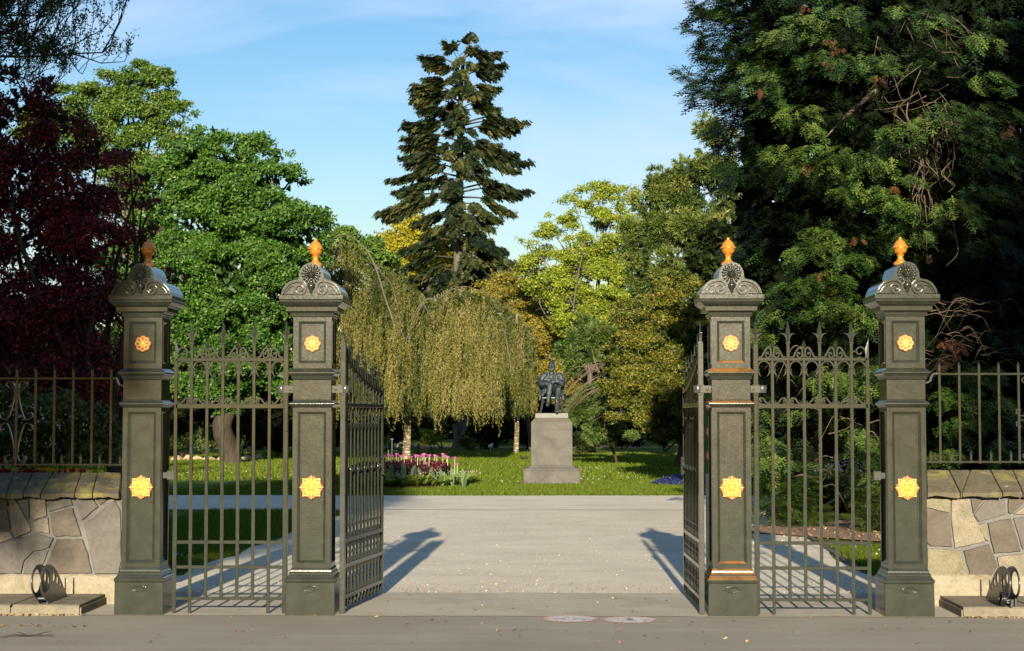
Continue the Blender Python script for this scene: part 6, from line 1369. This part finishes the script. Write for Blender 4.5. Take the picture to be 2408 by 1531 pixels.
# tulips just behind the left wall
wt = [make_tulip(.45, 'rtul', 320, 'dark red tulip head just above the coping of the left wall', 'red tulips behind the left wall', 2, .8), make_tulip(.45, 'ytul', 321, 'yellow tulip head just above the coping of the left wall', 'yellow tulips behind the left wall', 2, .8)]
k0 = [0, 0]
for i in range(46):
    px = -60+i*5.7+rnd.uniform(-2, 2); Yt = 1.75+rnd.uniform(-.12, .12); c = at(px, 1104+rnd.uniform(-4, 3), Yt); wh = 1 if rnd.random() < (.3 if px < 190 else .05) else 0
    o = wt[wh] if not k0[wh] else copy_tree(wt[wh]); k0[wh] = 1; o.location = (c.x, Yt, c.z-.50); o.rotation_euler = (0, 0, rnd.uniform(0, 6))
tag(MB().box((at(262, 1100, 1.8).x-2.9, 2.3, .24), (5.0, 1.9, .9)).build('raised_soil', soil), kind='structure')

# blue flowers under the trees
M['blue'] = leaf_mat('blue_flower', [(.010, .02, .015), (.015, .02, .09), (.028, .036, .20)], .2)
for i, (px, py, wx, wy, n, lab) in enumerate(((1592, 1138, 1.0, 1.4, 3600, 'patch of deep blue flowers on the lawn beside the open right gate leaf'), (1835, 1102, 1.6, 1.2, 3000, 'shaded patch of deep blue flowers behind the right side gate'))):
    p = ground_at(px, py+4) if i == 0 else at(px, 1102, 19.0); rr_ = R(600+i); a = rr_.uniform(0, 6.3, n); q_ = np.sqrt(rr_.random(n)); x = p.x+.3+wx*q_*np.cos(a); y = p.y+wy*.5+wy*q_*np.sin(a); z = np.array([gz(b) for b in y])+.34*(1-q_**2*.8)*rr_.random(n)**.4 if i == 0 else p.z-.1+.3*rr_.random(n)
    V = leaves(np.column_stack([x, y, z]), rr_.normal(size=(n, 3))*.6+np.array([0, -.7, .6]), .05, .6, rr_); tag(quads_obj('blue_flowers', V, np.where(rr_.random(n) < .62, .8, .05)+rr_.normal(size=n)*.15, M['blue']), lab, 'flowers', kind='stuff')

# ------------------------------------------------------------------ grass blades, daisies, litter
M['blade'] = leaf_mat('grass_blade', [(.04, .074, .008), (.10, .142, .014), (.175, .195, .032)], .3, .8, .08)
def blades(name, regions, n, h, lab, seed, wmul=.2):
    rr_ = R(seed); Vs = []; ar = np.array([(b-a)*(d-c) for a, b, c, d, f in regions]); 
    for (x0, x1, y0, y1, f), A in zip(regions, ar):
        k = int(n*A/ar.sum()); x = rr_.uniform(x0, x1, k); y = rr_.uniform(y0, y1, k)
        if f: m_ = f(x, y); x, y = x[m_], y[m_]; k = len(x)
        z = np.array([gz(v) for v in y]); L_ = h*rr_.uniform(.5, 1.3, k)[:, None]; d = unit(rr_.normal(size=(k, 3))*.45+np.array([0, 0, 1.])); a = rr_.uniform(0, 6.3, k); s = np.column_stack([np.cos(a), np.sin(a), np.zeros(k)])*L_*wmul*.5; b = np.column_stack([x, y, z])
        Vs.append(np.stack([b-s*1.1, b+s*1.1, b+d*L_*1.1+rr_.normal(size=(k, 3))*L_*.12], 1))
    V = np.concatenate(Vs); tag(quads_obj(name, V, rr_.normal(size=len(V))*.2+.45, M['blade']), lab, 'grass', kind='stuff')
blades('near_grass', [(-6.6, -3.75, 2.2, 19.6, lambda x, y: x < -3.85-.9*np.clip((3.5-y)/1.75, 0, 1)-.6*np.clip(y-18.4, 0, 2)**2+.05*np.sin(y*3))], 60000, .055, 'short lawn grass behind the left side gate', 700, .16)
blades('grass_patch', [(3.3, 7.0, 4.0, 8.6, lambda x, y: x > 3.33+.066*(y-4))], 22000, .055, 'short grass patch behind the right side gate', 701, .16)
blades('lawn_fringe', [(-26, 9, 27.6, 31, lambda x, y: y > 27.62+.08*np.sin(x*.6)+.004*x), (-9, 6, 31, 40, None)], 80000, .07, 'lawn grass along the far side of the gravel path', 702, .35)
blades('lawn_grass', [(-22, 16, 40, 100, None)], 120000, .11, 'tufty lawn grass round the statue and under the trees', 703, .55)
rg = R(710)
def daisies(name, x0, x1, y0, y1, n, s, lab, m='white_f'):
    x = rg.uniform(x0, x1, n); y = rg.uniform(y0, y1, n); k = (np.sin(x*1.3)+np.sin(y*.9+x*.4)+rg.normal(size=n)*.8) > .2; x, y = x[k], y[k]; n = len(x)
    C = np.column_stack([x, y, [gz(v)+.06 for v in y]]); tag(quads_obj(name, leaves(C, rg.normal(size=(n, 3))*.3+np.array([0, -.8, .6]), s*rg.uniform(.7, 1.2, n), .95, rg), rg.random(n), M[m]), lab, 'daisies', kind='stuff')
daisies('daisies', -16, 12, 36, 62, 1500, .042, 'white daisies scattered over the sunlit lawn round the statue')
daisies('daisies_near', 3.8, 6.4, 5.0, 8.0, 110, .026, 'white daisies in the grass patch behind the right side gate')
daisies('daisies_left', -6.2, -4.2, 6.0, 9.0, 46, .026, 'few white daisies in the grass behind the left side gate')
M['litter'] = leaf_mat('leaf_litter', [(.10, .05, .02), (.30, .18, .07), (.50, .38, .20)], .0)
def litter(name, pts, lab, s=.022):
    C = np.array(pts); n = len(C); tag(quads_obj(name, leaves(C, rg.normal(size=(n, 3))*.35+np.array([0, 0, 1.]), s*rg.uniform(.5, 1.3, n), .55, rg), rg.random(n), M['litter']), lab, 'leaf litter', kind='stuff')
L1 = [(rg.uniform(-6.3, -3.75), -.05-abs(rg.normal())*.03, .012) for _ in range(260)]+[(rg.uniform(3.3, 5.8), -.05-abs(rg.normal())*.03, .012) for _ in range(260)]
for cx_, cy_, k in ((-4.6,-.75,26),(-4.25,-.75,16),(-3.9,-.76,14),(-3.6,-.8,10),(4.3,-.72,60),(3.9,-.75,30),(4.75,-.7,14),(-.35,-.95,10)): L1 += [(cx_+rg.normal()*.10, cy_+rg.normal()*.035, .008) for _ in range(k)]
L1 += [(rg.uniform(-6, 6), rg.uniform(-1.7, 1.6), .008) for _ in range(320)]
litter('leaf_litter', L1, 'dry leaf fragments along the ledges and over the footpath', .030)
litter('gravel_litter', [(rg.uniform(-3.7, 3.7), 1.72+abs(rg.normal())*.55, .012) for _ in range(900)], 'orange-brown leaf crumbs where the paving meets the gravel', .020)
litter('mulch_chips', [(6.5+rg.normal()*1.5, 10.5+rg.normal()*1.6, gz(12)+.045) for _ in range(2600)], 'bark chips on the mulch bed behind the right side gate', .06)
n = 5000; x = rg.uniform(-3.7, 3.4, n); y = 1.8+rg.random(n)**1.4*16; C = np.column_stack([x, y, [gz(v)+.010 for v in y]])
M['chip'] = leaf_mat('stone_chip', [(.22, .20, .15), (.36, .33, .27), (.46, .42, .34)], 0)
tag(quads_obj('gravel_chips', leaves(C, rg.normal(size=(n, 3))*.5+np.array([0, 0, 1.]), .015*rg.uniform(.5, 1.3, n), .8, rg, fold=.1), rg.random(n), M['chip']), 'loose stone chips on the gravel drive', 'gravel', kind='stuff')
# fallen twig on the footpath
c = ground_at(60, 1501); mb = MB()
mb.tube([(-.17, -.06, .01), (-.08, .0, .02), (0, .02, .012), (.09, .01, .02), (.2, .02, .012)], [.003, .005, .006, .004, .002], 5).tube([(0, .02, .012), (-.06, .06, .03), (-.10, .12, .02)], [.005, .003, .002], 5).tube([(.05, .015, .015), (.12, .07, .03), (.16, .11, .03)], [.004, .003, .001], 5)
tag(mb.build('fallen_twig', M['bark_dark'], None, loc=(c.x, c.y, 0)), 'small dark forked twig lying on the footpath at the lower left', 'twig')

# ------------------------------------------------------------------ street trees behind the camera, whose shade falls on the left and right
def unseen_tree(loc, lobes, seed, n, lab):
    e = tree('unseen_tree', lab, 'tree', loc, 'street trees across the road'); rng = R(seed); Lb = np.array(lobes, float); k = 24; q_ = n//k
    li = rng.choice(len(Lb), q_, p=(Lb[:, 3]**2)/np.sum(Lb[:, 3]**2)); d = unit(rng.normal(size=(q_, 3))); cc = Lb[li, :3]+d*Lb[li, 3:4]*(rng.random(q_)**.45)[:, None]
    C = np.repeat(cc, k, 0)+rng.normal(size=(q_*k, 3))*.28; V = leaves(C, rng.normal(size=C.shape)+np.array([0, .5, .3]), .26, .7, rng, tri=True)
    quads_obj('crown', V, rng.random(len(C)), M['street'], e); b = np.array(loc); mb = MB(); top = np.array([loc[0], loc[1], Lb[:, 2].min()-.3])
    MB().tube([tuple(b-b), tuple(top-b)], [.34, .22], 12).build('trunk', M['bark_dark'], e, smooth=True)
    for l in Lb: mb.tube([tuple(top-b-[0, 0, .2]), tuple((top+l[:3])/2-b+[0, 0, .2]), tuple(l[:3]-b)], [.13, .09, .03], 6)
    mb.build('limb', M['bark_dark'], e, smooth=True)
SHADE_L = [(-5.2, -27, 10.3, 1.7), (-6.4, -27, 9.4, 1.8), (-8.5, -27, 9.6, 2.2), (-7, -27, 12, 2.4), (-5.4, -27, 12.6, 1.9), (-10.5, -27, 11, 2.6), (-8.5, -27, 14, 2.6), (-5.8, -27, 14.6, 1.9), (-12.5, -27, 9.5, 2.4), (-12, -27, 13.5, 2.5), (-4.6, -27.5, 9.2, .7), (-3.85, -27, 9.15, .42), (-4.1, -27, 9.9, .5), (-5.1, -26, 7.9, .6), (-7.0, -26, 16, 1.6)]
SHADE_R = [(x-.7, y, z, r) for x, y, z, r in [(9.4, -27, 9.5, 2.0), (9.0, -27, 12.5, 2.2), (9.4, -27, 15.5, 2.3), (12, -27, 11, 2.8), (12.5, -27, 15, 3), (11, -27, 18.5, 2.6), (15.5, -27, 12, 3), (15.5, -27, 17, 3), (10.5, -27, 7.6, 1.6), (13.5, -27, 8, 2.2), (13, -27, 21, 2.6)]]
unseen_tree((-8.5, -27, 0), SHADE_L, 801, 46000, 'street tree behind the viewer shading the left wall and railing')
unseen_tree((12.5, -27, 0), SHADE_R, 802, 46000, 'street tree behind the viewer shading the right edge of the garden')

def sky_block_tree(loc, r, h, seed, n, lab, grp):  # trees added out of view to block sky light and darken reflections
    rng = R(seed); lobes = [(loc[0]+rng.normal()*r*.45, loc[1]+rng.normal()*r*.35, h*(.42+.42*rng.random()), r*rng.uniform(.45, .62)) for _ in range(9)]+[(loc[0], loc[1], h-r*.5, r*.5)]
    e = tree('unseen_tree', lab, 'tree', loc, grp); Lb = np.array(lobes); k = 20; q_ = n//k; li = rng.integers(0, len(Lb), q_); d = unit(rng.normal(size=(q_, 3)))
    cc = Lb[li, :3]+d*Lb[li, 3:4]*(rng.random(q_)**.4)[:, None]; C = np.repeat(cc, k, 0)+rng.normal(size=(q_*k, 3))*.5; C[:, 2] = np.minimum(C[:, 2], h)
    quads_obj('crown', leaves(C, rng.normal(size=C.shape), .66, .7, rng, tri=True), rng.random(len(C)), M['street'], e); b = np.array(loc); mb = MB()
    MB().tube([(0, 0, 0), (.1, 0, h*.4)], [r*.09, r*.06], 10).build('trunk', M['bark_dark'], e, smooth=True)
    for l in Lb: mb.tube([(.1, 0, h*.36), tuple(l[:3]-b)], [r*.04, r*.012], 5)
    mb.build('limb', M['bark_dark'], e, smooth=True)
for i in range(11): sky_block_tree((-60+12*i+rnd.uniform(-1, 1), -74+rnd.uniform(-3, 3), 0), 7.6, 14.2+rnd.uniform(-.8, .6), 900+i, 5200, 'broad tree added in a row behind the viewer to darken reflections', 'trees added behind the viewer to block low sky')
for sx in (-1, 1):
    for i, y in enumerate((-52, -36, -20, -4, 12, 28)): sky_block_tree((sx*(26 if y < 0 else 24+.25*y), y, gz(y)), 8.2, 21+rnd.uniform(-2, 2), 930+i+10*(sx > 0), 7000, 'tall dense tree added %s of the gates outside the view to block sky light' % ('left' if sx < 0 else 'right'), 'trees added beside the entrance to block sky light')
